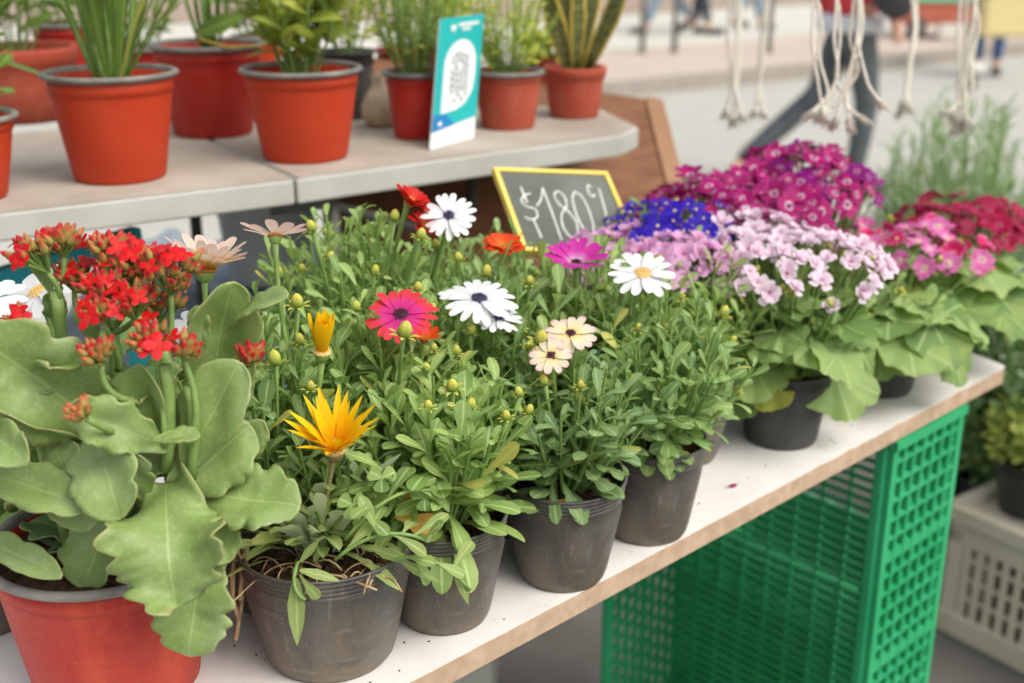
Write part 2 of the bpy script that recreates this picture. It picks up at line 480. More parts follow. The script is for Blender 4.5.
def daisy(root, c, axis, Rr, n, prof, pm, cm, cup=0., rc=.2, W=.3, layers=1, bend=.15, stem_from=None, sm=None, jit=.06, label=None, back=None, dome=.35, ncr=2, fold=.12, sag=None, cup2=.25, florets=True):
    c = Vector(c); ax = Vector(axis).normalized()
    rng = random.Random(int(abs(c.x * 7919 + c.y * 104729) * 1000) % 99991)
    d0, s0, n0 = basis(ax, (.1, -.3, .95) if abs(ax.z) < .9 else (1, .1, 0))
    mb = MB()
    for L in range(layers):
        for k in range(n):
            an = 2 * math.pi * (k + .5 * L) / n + rng.uniform(-jit, jit)
            rd = s0 * math.cos(an) + n0 * math.sin(an)
            q = cup + cup2 * L + rng.uniform(-.12, .12)
            d = rd * math.cos(q) + ax * math.sin(q)
            nn = ax * math.cos(q) - rd * math.sin(q)
            ln = Rr * (1 - rc * .6) * rng.uniform(.9, 1.06) * (1 - .18 * L)
            blade(mb, c + rd * Rr * rc * .6 + ax * (.0006 * ((k * 7) % 3) + .001 * L), d, nn, ln, Rr * W * rng.uniform(.9, 1.1), prof, ncr + 1 if ncr % 2 else ncr, bend=bend * rng.uniform(.4, 1.6), fold=fold, twist=rng.uniform(-.18, .18), side=rng.uniform(-.08, .08))
    f = mb.build('flower', pm, root, loc=c)
    if label: f['label'] = label
    if cm is not None:
        mc = MB(); r = Rr * rc
        pr = [(r * .9, -.001)] + [(r * math.cos(t), r * dome * math.sin(t)) for t in [R(x) for x in (0, 20, 40, 60, 78)]] + [(0, r * dome * .9)]
        lathe(mc, pr, c, ax, 20, sq=lambda an, h: 1 + .05 * math.sin(10 * an))
        if florets:
            for k in range(46):
                t = math.sqrt((k + .5) / 46) ; an = k * 2.39996
                rd = s0 * math.cos(an) + n0 * math.sin(an)
                q = c + rd * r * t * .97 + ax * (r * dome * math.sqrt(max(0, 1 - t * t)) + r * .03)
                lathe(mc, [(r * .085, -r * .05), (r * .085, r * .07), (0, r * .13)], q, (ax + rd * .4), 5, m=0)
        mc.build('flower_center', cm, f)
    if stem_from is not None:
        ms = MB(); a = Vector(stem_from)
        sg = Vector(sag) if sag is not None else Vector((0, 0, 0)) - ax * min(.02, (c - a).length * .2)
        pts = arc(a, c - ax * Rr * .12, sg, 9)
        tube(ms, pts, [.0019] * 8 + [.0021, .003], 7)
        r = Rr * max(rc * .85, .17)
        lathe(ms, [(r * .25, -Rr * .26), (r * .8, -Rr * .18), (r * 1.02, -Rr * .06), (r * 1.0, -.001)], c, ax, 14, sq=lambda an, h: 1 + .08 * math.sin(7 * an))
        ms.build('flower_stem', sm or STEM, f)
    return f

# small flat flowers used by the hundred: shared meshes
def small_flower_mesh(name, n, prof, W, pm, cm, rng, cup=.15, rc=.16, notch=False, layers=1, bend=.2):
    closed = rng.choice([0, .1, .25, .7]); mb = MB(); ax = Vector((0, 0, 1))
    for L in range(layers):
        for k in range(n):
            an = 2 * math.pi * (k + .5 * L) / n + rng.uniform(-.08, .08)
            rd = Vector((math.cos(an), math.sin(an), 0)); q = cup + closed + .45 * L + rng.uniform(-.25, .25)
            blade(mb, rd * .06, rd * math.cos(q) + ax * math.sin(q), ax * math.cos(q) - rd * math.sin(q), (1 - .25 * L) * rng.uniform(.78, 1.08), W * (1 - .1 * L), prof, 2, bend=bend * rng.uniform(.2, 2), fold=rng.uniform(-.1, .2))
    if cm: lathe(mb, [(rc, .0), (rc * .95, .06), (rc * .6, .13), (0, .15)], (0, 0, .01), ax, 12, m=1)
    for k in range(5):     # calyx below
        pass
    lathe(mb, [(.03, -.5), (.1, -.25), (.14, -.02)], (0, 0, 0), ax, 8, m=2)
    o = mb.build(name, [pm, cm or pm, STEM]); me = o.data; bpy.data.objects.remove(o); me.name = name
    return me

def orient(v):
    return Vector((0, 0, 1)).rotation_difference(Vector(v).normalized())

def place_small(root, mesh, p, nrm, s, rng, name='flower'):
    o = bpy.data.objects.new(name, mesh); COL.objects.link(o); o.parent = root
    o.location = Vector(p) - root.location
    o.rotation_mode = 'QUATERNION'; o.rotation_quaternion = orient(nrm) @ Quaternion((0, 0, 1), rng.random() * 6.3)
    o.scale = (s, s, s); return o

def dome(root, cen, rx, ry, h, count, mind, meshes, size, rng, rot=0., zmin=.0, tilt=(0, 0, .25), stem_base=None, stuff_after=100, power=1.0):
    """flowers spread over a low mound; stems run down to the base"""
    pts = []; tries = 0
    while len(pts) < count and tries < 9000:
        tries += 1
        r = math.sqrt(rng.random()); an = rng.random() * 6.2832
        x, y = r * math.cos(an), r * math.sin(an)
        z = math.sqrt(max(0, 1 - r * r)) ** power
        if z < zmin: continue
        p = Vector((cen[0] + rx * x * math.cos(rot) - ry * y * math.sin(rot), cen[1] + rx * x * math.sin(rot) + ry * y * math.cos(rot), cen[2] + h * z + rng.uniform(-.010, .008) + .009 * math.sin(x * 5 + cen[0] * 40) * math.cos(y * 4.3 + x * 2)))
        if any((p - q[0]).length < mind for q in pts): continue
        nr = Vector((x * .8, y * .8, .3 + z * .5)) + Vector(tilt) + rdir(rng) * .6
        pts.append((p, nr.normalized()))
    ms = MB(); b = Vector(stem_base if stem_base is not None else (cen[0], cen[1], cen[2] - .05))
    pts.sort(key=lambda q: q[0].y)
    rest = MB(); rm = meshes[0].materials
    for i, (p, nr) in enumerate(pts):
        tube(ms, arc(b.lerp(Vector((p.x, p.y, b.z)), .35), p - nr * size * .3, (0, 0, .006), 5), .0011, 4, cap=False)
        if i < stuff_after: place_small(root, rng.choice(meshes), p, nr, size * rng.uniform(.72, 1.18), rng)
        else:
            me = rng.choice(meshes); q = orient(nr) @ Quaternion((0, 0, 1), rng.random() * 6); s = size * rng.uniform(.85, 1.1)
            V = [tuple(p + q @ (v.co * s)) for v in me.vertices]
            U = [(.5, .5)] * len(V)
            for l in me.loops: U[l.vertex_index] = tuple(me.uv_layers[0].data[l.index].uv)
            base = len(rest.V); rest.V += V; rest.U += U
            for f in me.polygons: rest.F.append(tuple(base + k for k in f.vertices)); rest.M.append(f.material_index)
    ms.build('flower_stem', STEM, root)
    if rest.V:
        o = rest.build('flower_mass', list(rm), root); o['kind'] = 'stuff'
    return pts

def big_leaves(ml, mst, base, rad, H, n, rng, size=.04, low=.1, face=None, ring=.9, fmin=.35):
    for i in range(n):
        an = i * 2.39996 + rng.uniform(-.3, .3); f = fmin + (1 - fmin) * math.sqrt((i + .5) / n)
        rd = Vector((math.cos(an), math.sin(an), 0))
        e = base + rd * rad * f * ring; e.z = base.z + H * (low + (1 - low) * (1 - f ** 1.6)) * rng.uniform(.8, 1.15)
        tube(mst, arc(base + rd * rad * .08, e, rd * -.004 + Vector((0, 0, .012)), 6), .0021, 5, cap=False)
        el = .75 - 1.25 * f + rng.uniform(-.25, .25)
        d = rd * math.cos(el) + Vector((0, 0, math.sin(el)))
        nn = Vector((0, 0, math.cos(el))) - rd * math.sin(el) + rdir(rng) * .25
        lobed(ml, e - d * size * .2, d, nn, size * rng.uniform(.75, 1.15), rng.choice([7, 8, 9]), .13, rng.uniform(.02, .2), .07, rng.uniform(.1, .7), rng)

# ------------------------------------------------------------ camera, sun, sky
cam = bpy.data.cameras.new('camera'); co = bpy.data.objects.new('camera', cam); COL.objects.link(co)
co.location = (0, 0, CAMH); co.rotation_euler = (R(90) - PITCH, 0, 0)
cam.sensor_width = 36; cam.lens = FPX * 36 / 1024; cam.clip_start = .02; cam.clip_end = 600
cam.dof.use_dof = True; cam.dof.focus_distance = .90; cam.dof.aperture_fstop = 4.5; cam.dof.aperture_blades = 7
scene.camera = co
w = bpy.data.worlds.new('World'); scene.world = w; w.use_nodes = True
nt = w.node_tree; bg = nt.nodes['Background']
sky = nt.nodes.new('ShaderNodeTexSky'); sky.sky_type = 'NISHITA'; sky.sun_disc = False
SUN_EL, SUN_AZ = R(52), R(125)     # azimuth measured from +Y towards +X
sky.sun_elevation = SUN_EL; sky.sun_rotation = SUN_AZ; sky.dust_density = 4; sky.air_density = 1.2
hs = nt.nodes.new('ShaderNodeHueSaturation'); hs.inputs['Saturation'].default_value = .35
nt.links.new(sky.outputs[0], hs.inputs['Color']); nt.links.new(hs.outputs[0], bg.inputs[0]); bg.inputs[1].default_value = .15
sl = bpy.data.lights.new('sun', 'SUN'); sl.energy = .9; sl.angle = R(34); sl.color = (1, .955, .88)
so = bpy.data.objects.new('sun', sl); COL.objects.link(so)
sd = Vector((math.sin(SUN_AZ) * math.cos(SUN_EL), math.cos(SUN_AZ) * math.cos(SUN_EL), math.sin(SUN_EL)))
so.rotation_euler = sd.to_track_quat('Z', 'Y').to_euler()
vs = scene.view_settings; vs.view_transform = 'Standard'; vs.look = 'None'; vs.gamma = 1; vs.exposure = .60

# ------------------------------------------------------------ ground, road
def sheet(name, pts, z, mat):
    mb = MB(); mb.add([(x, y, z) for x, y in pts], [tuple(range(len(pts)))], None); o = mb.build(name, mat); o['kind'] = 'structure'; return o
def asph(name, c1, c2, sc=8, j=None):
    m, nt, out = newmat(name)
    a = noise(nt, sc, 6, 'Object', .6); b = noise(nt, 260, 2)
    c = ramp(nt, a, [(.3, c1), (.7, c2)])
    c = mix(nt, math_(nt, 'MULTIPLY', math_(nt, 'GREATER_THAN', b, .58), .35), c, tuple(min(1, x * 1.6) for x in c2[:3]) + (1,))
    princ(nt, out, c, .9, bump(nt, b, .4, .003), .2); return m
GRD = asph('pavement concrete', C(88, 85, 80), C(106, 102, 96), 5)
sheet('pavement', [(-140, -60), (160, -60), (160, 200), (-140, 200)], 0, GRD)
ROAD = asph('pale road', C(166, 164, 154), C(178, 176, 166), 1.2)
sheet('road', [(-60, 3.6), (60, 3.6), (60, 51.7), (0, 9.7), (-60, 4.2)], .004, ROAD)
PVB = asph('pink paving', C(180, 164, 150), C(190, 174, 160), 2)
def strip(name, y0, y1, z, mat, s=.033, th=None):
    p = [(-60, y0 - 5.6), (0, y0), (60, y0 + 42), (60, y1 + 42), (0, y1), (-60, y1 - 5.6)]
    if th:
        mb = MB(); V = [(x, y, z - th) for x, y in p] + [(x, y, z) for x, y in p]
        mb.add(V, [(5, 4, 3, 2, 1, 0), (6, 7, 8, 9, 10, 11)] + [(i, (i + 1) % 6, 6 + (i + 1) % 6, 6 + i) for i in range(6)])
        o = mb.build(name, mat, smooth=False); o['kind'] = 'structure'; return o
    return sheet(name, p, z, mat)
KRB = asph('kerb stone', C(142, 134, 124), C(156, 148, 138), 6)
strip('kerb', 9.6, 9.85, .12, KRB, th=.12)
strip('far_pavement', 9.85, 12.2, .117, PVB, th=.11)
strip('square', 12.2, 80, .125, asph('pale square paving', C(186, 184, 170), C(198, 194, 182), 1), th=.1)
BRK = asph('brown paving', C(146, 126, 110), C(164, 146, 130), 1.3)
strip('brick_square', 16.6, 79, .131, BRK)

# ------------------------------------------------------------ the table
F0 = P(480, 645, z=TZ); TC = P(1008, 366, z=TZ)
tt = (TC - F0); A_END = tt.length; tt.normalize(); nn_ = Vector((-tt.y, tt.x, 0))
def T(a, b, z=TZ): v = F0 + tt * a + nn_ * b; v.z = z; return v
def PF(px, py, F):
    yc = (341.5 - py) / FPX
    return P(px, py, Z=F / (cp + yc * sp))

EDGE = mat_simple('raw chipboard edge', C(176, 150, 124), C(196, 172, 146), 60, .85, .25, .2, 6, bd=.002)
LAM, nt, out = newmat('worn white laminate')
a = noise(nt, 6, 6, rough=.7); b = noise(nt, 90, 3)
c = ramp(nt, a, [(.3, C(216, 210, 202)), (.6, C(232, 228, 222))])
c = mix(nt, ramp(nt, noise(nt, 22, 6, dist=1.2), [(.6, (0, 0, 0, 1)), (.75, (.35, .35, .35, 1))]), c, C(186, 176, 162))
c = mix(nt, ramp(nt, b, [(.66, (0, 0, 0, 1)), (.72, (.3, .3, .3, 1))]), c, C(150, 138, 122))
princ(nt, out, c, .45, bump(nt, b, .08, .0008), .4)
tb = thing('market_table', T(.2, .25, 0), 'white laminated board table with raw chipboard edge carrying the front rows of pots', 'table')
def slab(outline, z0, z1, jag=0, rng=random.Random(3)):
    mb = MB(); V = []; n = len(outline)
    for z in (z0, z1):
        for p in outline: V.append((p.x, p.y, z))
    F = [tuple(range(n - 1, -1, -1)), tuple(range(n, 2 * n))] + [(i, (i + 1) % n, n + (i + 1) % n, n + i) for i in range(n)]
    mb.add(V, F); return mb
rr = random.Random(5)
fr = [T(-1.0 + (A_END + .99) * i / 130, rr.uniform(0, .0012) + (.0018 if rr.random() < .06 else 0)) for i in range(131)]
corner = [T(A_END - .004, .002), T(A_END + .001, .01)]
outl = fr + corner + [T(A_END + .13, .5), T(-1.0, .5)]
o = slab([T(-1.0, 0), T(A_END - .01, 0)] + [T(A_END - .004, .0025), T(A_END + .001, .01), T(A_END + .13, .5), T(-1.0, .5)], TZ - .021, TZ - .0014).build('board', EDGE, tb, smooth=False)
slab(outl, TZ - .0013, TZ, 0).build('laminate', LAM, tb, smooth=False)
MET = mat_simple('dark steel', C(70, 68, 64), C(96, 90, 82), 40, .5, .1)
for a_, b_ in ((-.9, .06), (-.9, .45), (.95, .45)):
    mb = MB(); q = T(a_, b_, 0); tube(mb, [q, q + Vector((0, 0, TZ - .022))], .014, 12); mb.build('leg', MET, tb)

# ------------------------------------------------------------ upper shelf
SH = mat_simple('weathered painted plywood', C(158, 146, 132), C(186, 176, 162), 7, .75, .15, .25, 7)
SHE = mat_simple('grey white shelf edge', C(172, 171, 160), C(186, 185, 176), 12, .7, .1, .25, 5)
st = thing('display_shelf', P(296, 200, z=SZ), 'weathered pale plywood shelf in two butted boards holding the orange pots', 'shelf')
A0 = P(0, 212, z=SZ); A1 = P(294, 178, z=SZ); da = (A1 - A0).normalized(); na = Vector((-da.y, da.x, 0))
B0 = A1 + da * .003; B1 = P(622, 134, z=SZ); db = (B1 - B0).normalized(); nb = Vector((-db.y, db.x, 0))
def shelfboard(pts, name):
    mb = slab(pts, SZ - .032, SZ - .002); o = mb.build('board', SHE, st, smooth=False); bevel(o, .003)
    slab([p + (sum(pts, Vector()) / len(pts) - p).normalized() * .004 for p in pts], SZ - .0018, SZ).build('board_top', SH, o, smooth=False)
shelfboard([A0 - da * .6, A1, A1 + na * .5, A0 - da * .6 + na * .5], 'l')
shelfboard([B0, B1, P(639, 126, z=SZ), P(600, 108, z=SZ) , P(600, 108, z=SZ) + nb * .12 - db * .1, B0 + nb * .46 + db*.1, B0 + na * .49], 'r')
zl = SZ - .033
for q, k in ((A1 + na * .03 + da * .06, 1), (A1 + na * .4, 0), (A0 - da * .3 + na * .04, 0), (A0 - da * .3 + na * .4, 0), (B1 + nb * .2 - db * .12, 0)):
    mb = MB(); tube(mb, [Vector((q.x, q.y, 0)), Vector((q.x, q.y, zl))], .0085, 10); mb.build('leg', MET, st)
q = A1 + na * .03 + da * .06
mb = MB(); tube(mb, [Vector((q.x, q.y, zl - .012)), q + db * .17 + nb * .05 + Vector((0, 0, -.115))], .008, 10); mb.build('brace', MET, st)
mb = MB(); tube(mb, [Vector((q.x, q.y, zl - .008)), Vector((q.x, q.y, zl - .008)) - da * .08], .008, 10); mb.build('brace', MET, st)

# ------------------------------------------------------------ kalanchoe
rng = random.Random(11)
kc = P(102, 537, z=TZ + .122); kb = Vector((kc.x, kc.y, TZ))
K = thing('kalanchoe_plant', kb, 'big scalloped fleshy leaved kalanchoe with red flower clusters in a red plastic pot, front left', 'potted plant')
make_pot(K, .079, .060, .124, RPOT, RIMG, 'lip', .89, rng)
KF = kc.y
def kprof(lob, w0=.2, depth=.10, tipw=.35, peak=.6, n=52):
    out = []
    for i in range(n + 1):
        t = 1 - (1 - i / n) ** 1.25 if True else i / n
        if t < peak: x = t / peak; e = w0 + (1 - w0) * (x * x * (3 - 2 * x)) ** .8
        else: e = max(0, 1 - ((t - peak) / (1 - peak)) ** 2.3) ** .55
        sc = 1 - depth * 1.5 * (1 - abs(math.sin(math.pi * lob * (t + .04)))) ** 1.2 * min(1, (t - .2) / .2) if t > .2 else 1
        out.append((t, max(.03, e * sc)))
    out[-1] = (1, .05); return out
kw_i = [0]
def kleaf(b, tp, Wpx, nh, bend=.5, cup=.1, ruf=.0, lob=4.5, fold=.1, twist=0, f0=0., f1=0., name='leaf', depth=.1, peak=.6, rf=16, ph=0, w0=.2):
    B = PF(b[0], b[1], KF + f0); Tt = PF(tp[0], tp[1], KF + f1)
    ch = Tt - B; d, s, n = basis(ch, nh)
    hb = bend / 2; ds = d * math.cos(hb) + n * math.sin(hb); ns = n * math.cos(hb) - d * math.sin(hb)
    L = ch.length * (hb / math.sin(hb) if abs(hb) > 1e-3 else 1)
    Zm = ((B + Tt) / 2).y / .93; W = Wpx / FPX * Zm
    mb = MB(); blade(mb, B, ds, ns, L, W, kprof(lob, w0, depth, peak=peak), 14, bend=bend, fold=fold, wav=.12, scal=(lob * 1.5, depth * 1.05, rng.random() * 3, rng.random() * 3), cup=cup, ruf=ruf * W, rfreq=rf, ph=ph, twist=twist)
    o = mb.build(name, KAL, K); solid(o, .0011); return o
up = (0, -.8, .6)
# interior filler first (one foliage mesh), then each leaf that shows
fb = MB(); fs = MB()
for i in range(34):
    an = i * 2.4; r = .03 + .05 * rng.random(); h = rng.uniform(.0, .13)
    c = kb + Vector((math.cos(an) * .012, math.sin(an) * .012, .105 + h)); rd = Vector((math.cos(an), math.sin(an), 0))
    el = rng.uniform(.1, .8)
    if rd.y < -.2:
        el += .45
        if h < .05: continue
    blade(fb, c, rd * math.cos(el) + Vector((0, 0, math.sin(el))), Vector((0, 0, math.cos(el))) - rd * math.sin(el), rng.uniform(.05, .085), rng.uniform(.035, .055), kprof(4.5, .2, 0), 6, scal=(6, .25, an, an + 1), bend=rng.uniform(.2, 1.), fold=.15, cup=.1, ruf=.004, rfreq=14, ph=an)
solid(fb.build('foliage', KAL, K), .0014)
kleaf((138, 448), (-28, 330), 118, (-.15, -.85, .5), .5, .06, .05, 5.2, f0=-.02, f1=-.06, depth=.15)            # big left
kleaf((140, 470), (-20, 408), 74, (.0, -.4, -.9), -.3, .1, .05, 4, f0=-.0, f1=-.07)           # under it
kleaf((60, 455), (-25, 395), 60, (-.3, -.8, .4), .4, .1, .0, 3, f0=-.01, f1=-.03)
kleaf((206, 432), (232, 282), 78, (.45, -.85, .2), -.35, .15, .03, 3.2, f0=.01, f1=.0)              # upper right
kleaf((228, 330), (288, 296), 44, (.1, -.3, .95), .7, .0, .02, 3, f0=0, f1=-.02)
kleaf((160, 470), (139, 364), 50, (-.2, -.95, .1), -.3, .2, .0, 3, fold=.25, f0=-.045, f1=-.055, depth=.05)           # centre vertical
kleaf((186, 470), (240, 362), 74, (-.15, -.9, .35), .4, .12, .02, 2.6, f0=-.05, f1=-.04, depth=.07)
kleaf((222, 442), (246, 352), 36, (.3, -.9, .1), -.3, .2, .0, 2.5, f0=-.0, f1=-.0)
kleaf((168, 500), (250, 425), 84, (.2, -.8, .5), .5, .05, .05, 3.5, f0=-.05, f1=-.03)           # pale right
kleaf((190, 498), (300, 506), 80, (.1, -.6, .8), .5, .05, .05, 4.5, f0=-.04, f1=-.06, depth=.15)  # lobed right
kleaf((168, 484), (176, 608), 132, (.05, -.75, .55), 1.1, .2, .20, 6.2, f0=-.055, f1=-.115, depth=.15, ph=.8, rf=11, peak=.55, w0=.3)   # front hanging
kleaf((205, 535), (188, 656), 88, (.15, -.9, .35), .35, .08, .06, 4.6, f0=-.055, f1=-.085, depth=.14)
kleaf((96, 418), (122, 518), 80, (-.1, -.9, .45), .7, .12, .04, 3.6, f0=-.035, f1=-.095)                # pale hanging
kleaf((52, 424), (92, 528), 72, (-.3, -.85, .4), .5, .1, .05, 3.5, f0=-.03, f1=-.08)
kleaf((-30, 470), (88, 508), 56, (0, -.6, .8), .5, .1, .05, 3.5, f0=-.05, f1=-.085)
kleaf((118, 494), (84, 590), 72, (-.1, -.8, .55), .5, .1, .05, 3.5, f0=-.01, f1=-.055)
kleaf((-40, 532), (62, 577), 36, (0, -.6, .8), .5, .15, .05, 3., f0=-.03, f1=-.085)
kleaf((170, 448), (68, 408), 56, (0, -.8, .5), .5, .1, .08, 4.5, f0=-.055, f1=-.085, rf=20)
kleaf((128, 300), (108, 252), 34, (.4, -.8, .3), -.2, .2, .0, 2, f0=0, f1=0, depth=.02)
kleaf((52, 296), (36, 248), 22, (-.3, -.9, .2), -.2, .2, .0, 2, f0=0, f1=0, depth=.02)
kleaf((152, 440), (200, 436), 26, (0, -.3, .95), .2, .1, .0, 4, f0=-.08, f1=-.08)
kleaf((112, 382), (150, 385), 30, (0, -.6, .8), .4, .2, .0, 2, f0=-.04, f1=-.04, depth=.02)
kleaf((-25, 420), (28, 462), 46, (0, -.8, .6), .4, .2, .1, 4, f0=-.05, f1=-.09)
kleaf((60, 330), (55, 290), 26, (0, -.8, .6), .4, .2, .1, 3, f0=.02, f1=.02)
kleaf((150, 600), (224, 560), 50, (.2, -.8, .5), .5, .1, .1, 4, f0=-.05, f1=-.05)

KRED = mat_petal('kalanchoe red petal', [(0, C(232, 60, 20)), (.25, C(214, 8, 14)), (1, C(224, 10, 22))], transl=.25, rough=.45, var=.2)
KBUD = mat_petal('kalanchoe bud', [(0, C(120, 150, 70)), (.45, C(164, 164, 84)), (.62, C(206, 110, 66)), (.78, C(202, 26, 34)), (1, C(206, 50, 70))], transl=.15, rough=.5, var=.3)
KORG = mat_petal('kalanchoe young bud', [(0, C(130, 155, 75)), (.55, C(176, 170, 92)), (.82, C(214, 130, 80)), (1, C(205, 60, 45))], transl=.15, rough=.5, var=.3)
def kbudmesh(mat, nm):
    mb = MB()
    lathe(mb, [(.12, 0), (.26, .2), (.28, .45), (.20, .7), (.15, .95), (.0, 1.2)], ns=10, sq=lambda a, h: 1 + .1 * math.sin(4 * a))
    for k in range(4):
        a = k * 1.5708; rd = Vector((math.cos(a), math.sin(a), 0)); blade(mb, rd * .15, Vector((0, 0, 1)) + rd * .6, rd, .55, .25, LANC, 2, bend=-.4)
    o = mb.build(nm, mat); me = o.data; bpy.data.objects.remove(o); return me
kb1, kb2 = kbudmesh(KBUD, 'bud'), kbudmesh(KORG, 'young_bud')
KPET = [(0, .35), (.2, .7), (.5, 1), (.75, .85), (.92, .45), (1, .08)]
def kfl(rg):
    mb = MB(); ax = Vector((0, 0, 1))
    for k in range(4):
        a = k * 1.5708 + rg.uniform(-.1, .1); rd = Vector((math.cos(a), math.sin(a), 0)); q = rg.uniform(.0, .4)
        blade(mb, rd * .05, rd * math.cos(q) + ax * math.sin(q), ax * math.cos(q) - rd * math.sin(q), 1 * rg.uniform(.9, 1.05), .72, KPET, 4, bend=rg.uniform(.1, .7), cup=-.15, fold=.1)
    lathe(mb, [(.13, -1.1), (.2, -.8), (.1, -.1), (.07, .02), (0, .03)], ns=10, m=1)
    o = mb.build('kf', [KRED, KBUD]); me = o.data; bpy.data.objects.remove(o); return me
kfm = [kfl(rng) for _ in range(5)]
def cluster(px, py, F, nopen, nbud, rpx, axis, hub, young=False, big=1.):
    c = PF(px, py, F); ax = Vector(axis).normalized(); rad = rpx / FPX * c.y
    hb = PF(*hub) ; base = c - ax * rad * 1.1
    ms = MB(); tube(ms, arc(hb, base, (rng.uniform(-.006, .006), 0, -.004), 7), [.0026 - .0001 * k for k in range(8)], 7)
    spots = []
    nopen = int(round(nopen * .72)); nbud += 5; n = nopen + nbud
    for i in range(n):
        r = math.sqrt((i + .3) / n); an = i * 2.4 + rng.uniform(-.3, .3)
        d, s, n_ = basis(ax, (.2, .3, .9)); rd = s * math.cos(an) + n_ * math.sin(an)
        p = c + rd * rad * r * .95 + ax * rad * (.25 * (1 - r * r) + rng.uniform(-.12, .15))
        dr = (ax + rd * r * .8 + rdir(rng) * .18).normalized(); spots.append((p, dr, r))
        tube(ms, arc(base, p - dr * .006, -dr * .002, 4), .0011, 5, cap=False)
    cl = ms.build('flower_cluster', STEM, K)
    idx = list(range(n)); rng.shuffle(idx); op = set(idx[:nopen])
    for i, (p, dr, r) in enumerate(spots):
        if i in op:
            s = .0080 * big * rng.uniform(.85, 1.1)
            o = bpy.data.objects.new('flower', rng.choice(kfm)); v = dr + Vector((0, -.35, .15)); s_ = s
        else:
            o = bpy.data.objects.new('bud', kb2 if (young or rng.random() < .4) else kb1); v = dr; s_ = .0098 * rng.uniform(.8, 1.15)
        COL.objects.link(o); o.parent = cl; o.location = p + dr * .003 - K.location if i in op else p - dr * .006 - K.location
        o.rotation_mode = 'QUATERNION'; o.rotation_quaternion = orient(v) @ Quaternion((0, 0, 1), rng.random() * 6); o.scale = (s_,) * 3
    return cl
F_ = KF
h1 = (150, 440, F_ - .03); h2 = (62, 330, F_ + .0); h3 = (112, 330, F_ + .01); h4 = (178, 440, F_ - .03)
cluster(30, 250, F_ - .01, 4, 14, 28, (-.45, -.3, 1), (52, 300, F_))
cluster(62, 238, F_ + .0, 3, 12, 20, (.1, -.2, 1), (52, 300, F_))
cluster(74, 272, F_ + .01, 3, 12, 22, (.2, -.3, 1), (92, 320, F_))
cluster(108, 246, F_ + .01, 5, 14, 27, (0, -.2, 1), h3)
cluster(136, 262, F_ + .0, 6, 14, 27, (.1, -.25, 1), h3)
cluster(100, 284, F_ - .02, 4, 12, 26, (-.1, -.3, 1), h3)
cluster(130, 295, F_ - .03, 4, 14, 28, (0, -.3, 1), h3)
cluster(174, 268, F_ - .02, 9, 12, 32, (.3, -.35, 1), (166, 360, F_ - .02))
cluster(158, 300, F_ - .0, 3, 12, 28, (.2, -.3, 1), (166, 380, F_ - .02))
cluster(98, 308, F_ - .04, 4, 10, 20, (0, -.5, 1), (118, 370, F_ - .02))
cluster(150, 338, F_ - .06, 4, 11, 25, (0, -.55, 1), (165, 445, F_ - .06), big=1.15)
cluster(186, 346, F_ - .06, 1, 8, 18, (.25, -.3, 1), (190, 445, F_ - .06))
cluster(16, 318, F_ - .02, 3, 6, 15, (-.2, -.3, 1), (30, 345, F_))
cluster(96, 350, F_ - .06, 0, 11, 18, (-.1, -.3, 1), (128, 400, F_ - .06))
cluster(79, 412, F_ - .1, 0, 7, 13, (-.3, -.5, .8), (110, 430, F_ - .07), True)
cluster(250, 353, F_ - .02, 0, 11, 16, (.15, -.2, 1), (222, 430, F_ - .02))
kleaf((150, 455), (186, 398), 40, (.1, -.9, .3), .3, .1, .0, 3, f0=-.03, f1=-.03, depth=.06)
kleaf((112, 470), (98, 392), 52, (-.1, -.9, .3), -.3, .15, .0, 3.5, f0=-.02, f1=-.03)
kleaf((205, 470), (214, 396), 46, (.1, -.9, .3), -.3, .15, .0, 3, f0=-.02, f1=-.02)
kleaf((232, 470), (262, 420), 36, (.3, -.8, .4), .3, .1, .0, 3, f0=-.02, f1=-.02)
kleaf((146, 500), (128, 452), 44, (0, -.9, .4), .3, .1, .0, 3, f0=-.06, f1=-.07)
kleaf((186, 512), (232, 560), 56, (.2, -.7, .6), .6, .1, .05, 4, f0=-.05, f1=-.07)
kleaf((96, 344), (82, 300), 26, (0, -.9, .3), .2, .1, .0, 2, f0=-.0, f1=-.0)
kleaf((205, 345), (196, 306), 24, (0, -.9, .3), .2, .1, .0, 2, f0=-.0, f1=-.0)
ms = MB()
for a, b in (((165, 470, F_ - .055), (165, 365, F_ - .055)), ((190, 480, F_ - .05), (190, 385, F_ - .055)), ((60, 430, F_), (56, 290, F_)), ((112, 470, F_), (112, 320, F_ + .01)), ((170, 480, F_), (164, 350, F_ - .02)), ((226, 480, F_ - .02), (224, 425, F_ - .02)), ((140, 520, F_), (128, 400, F_ - .06))):
    tube(ms, arc(PF(*a), PF(*b), (.003, 0, 0), 6), .0042, 8)
for i in range(5):
    an = i * 1.3; tube(ms, arc(kb + Vector((math.cos(an) * .02, math.sin(an) * .02, .1)), kb + Vector((math.cos(an) * .035, math.sin(an) * .03, .22)), (0, 0, 0), 5), .006, 8)
ms.build('stem', STEM, K)
# dry withered leaf hanging between pots
dw = MB(); p0 = PF(240, 545, .80)
for k in range(5): tube(dw, arc(p0 + rdir(rng) * .004, PF(238 + rng.uniform(-6, 8), 560 + 20 * k, .79), rdir(rng) * .006, 7), [.0012 + .0012 * rng.random() for _ in range(8)], 5)
dw.build('withered_leaf', STRAW, K)

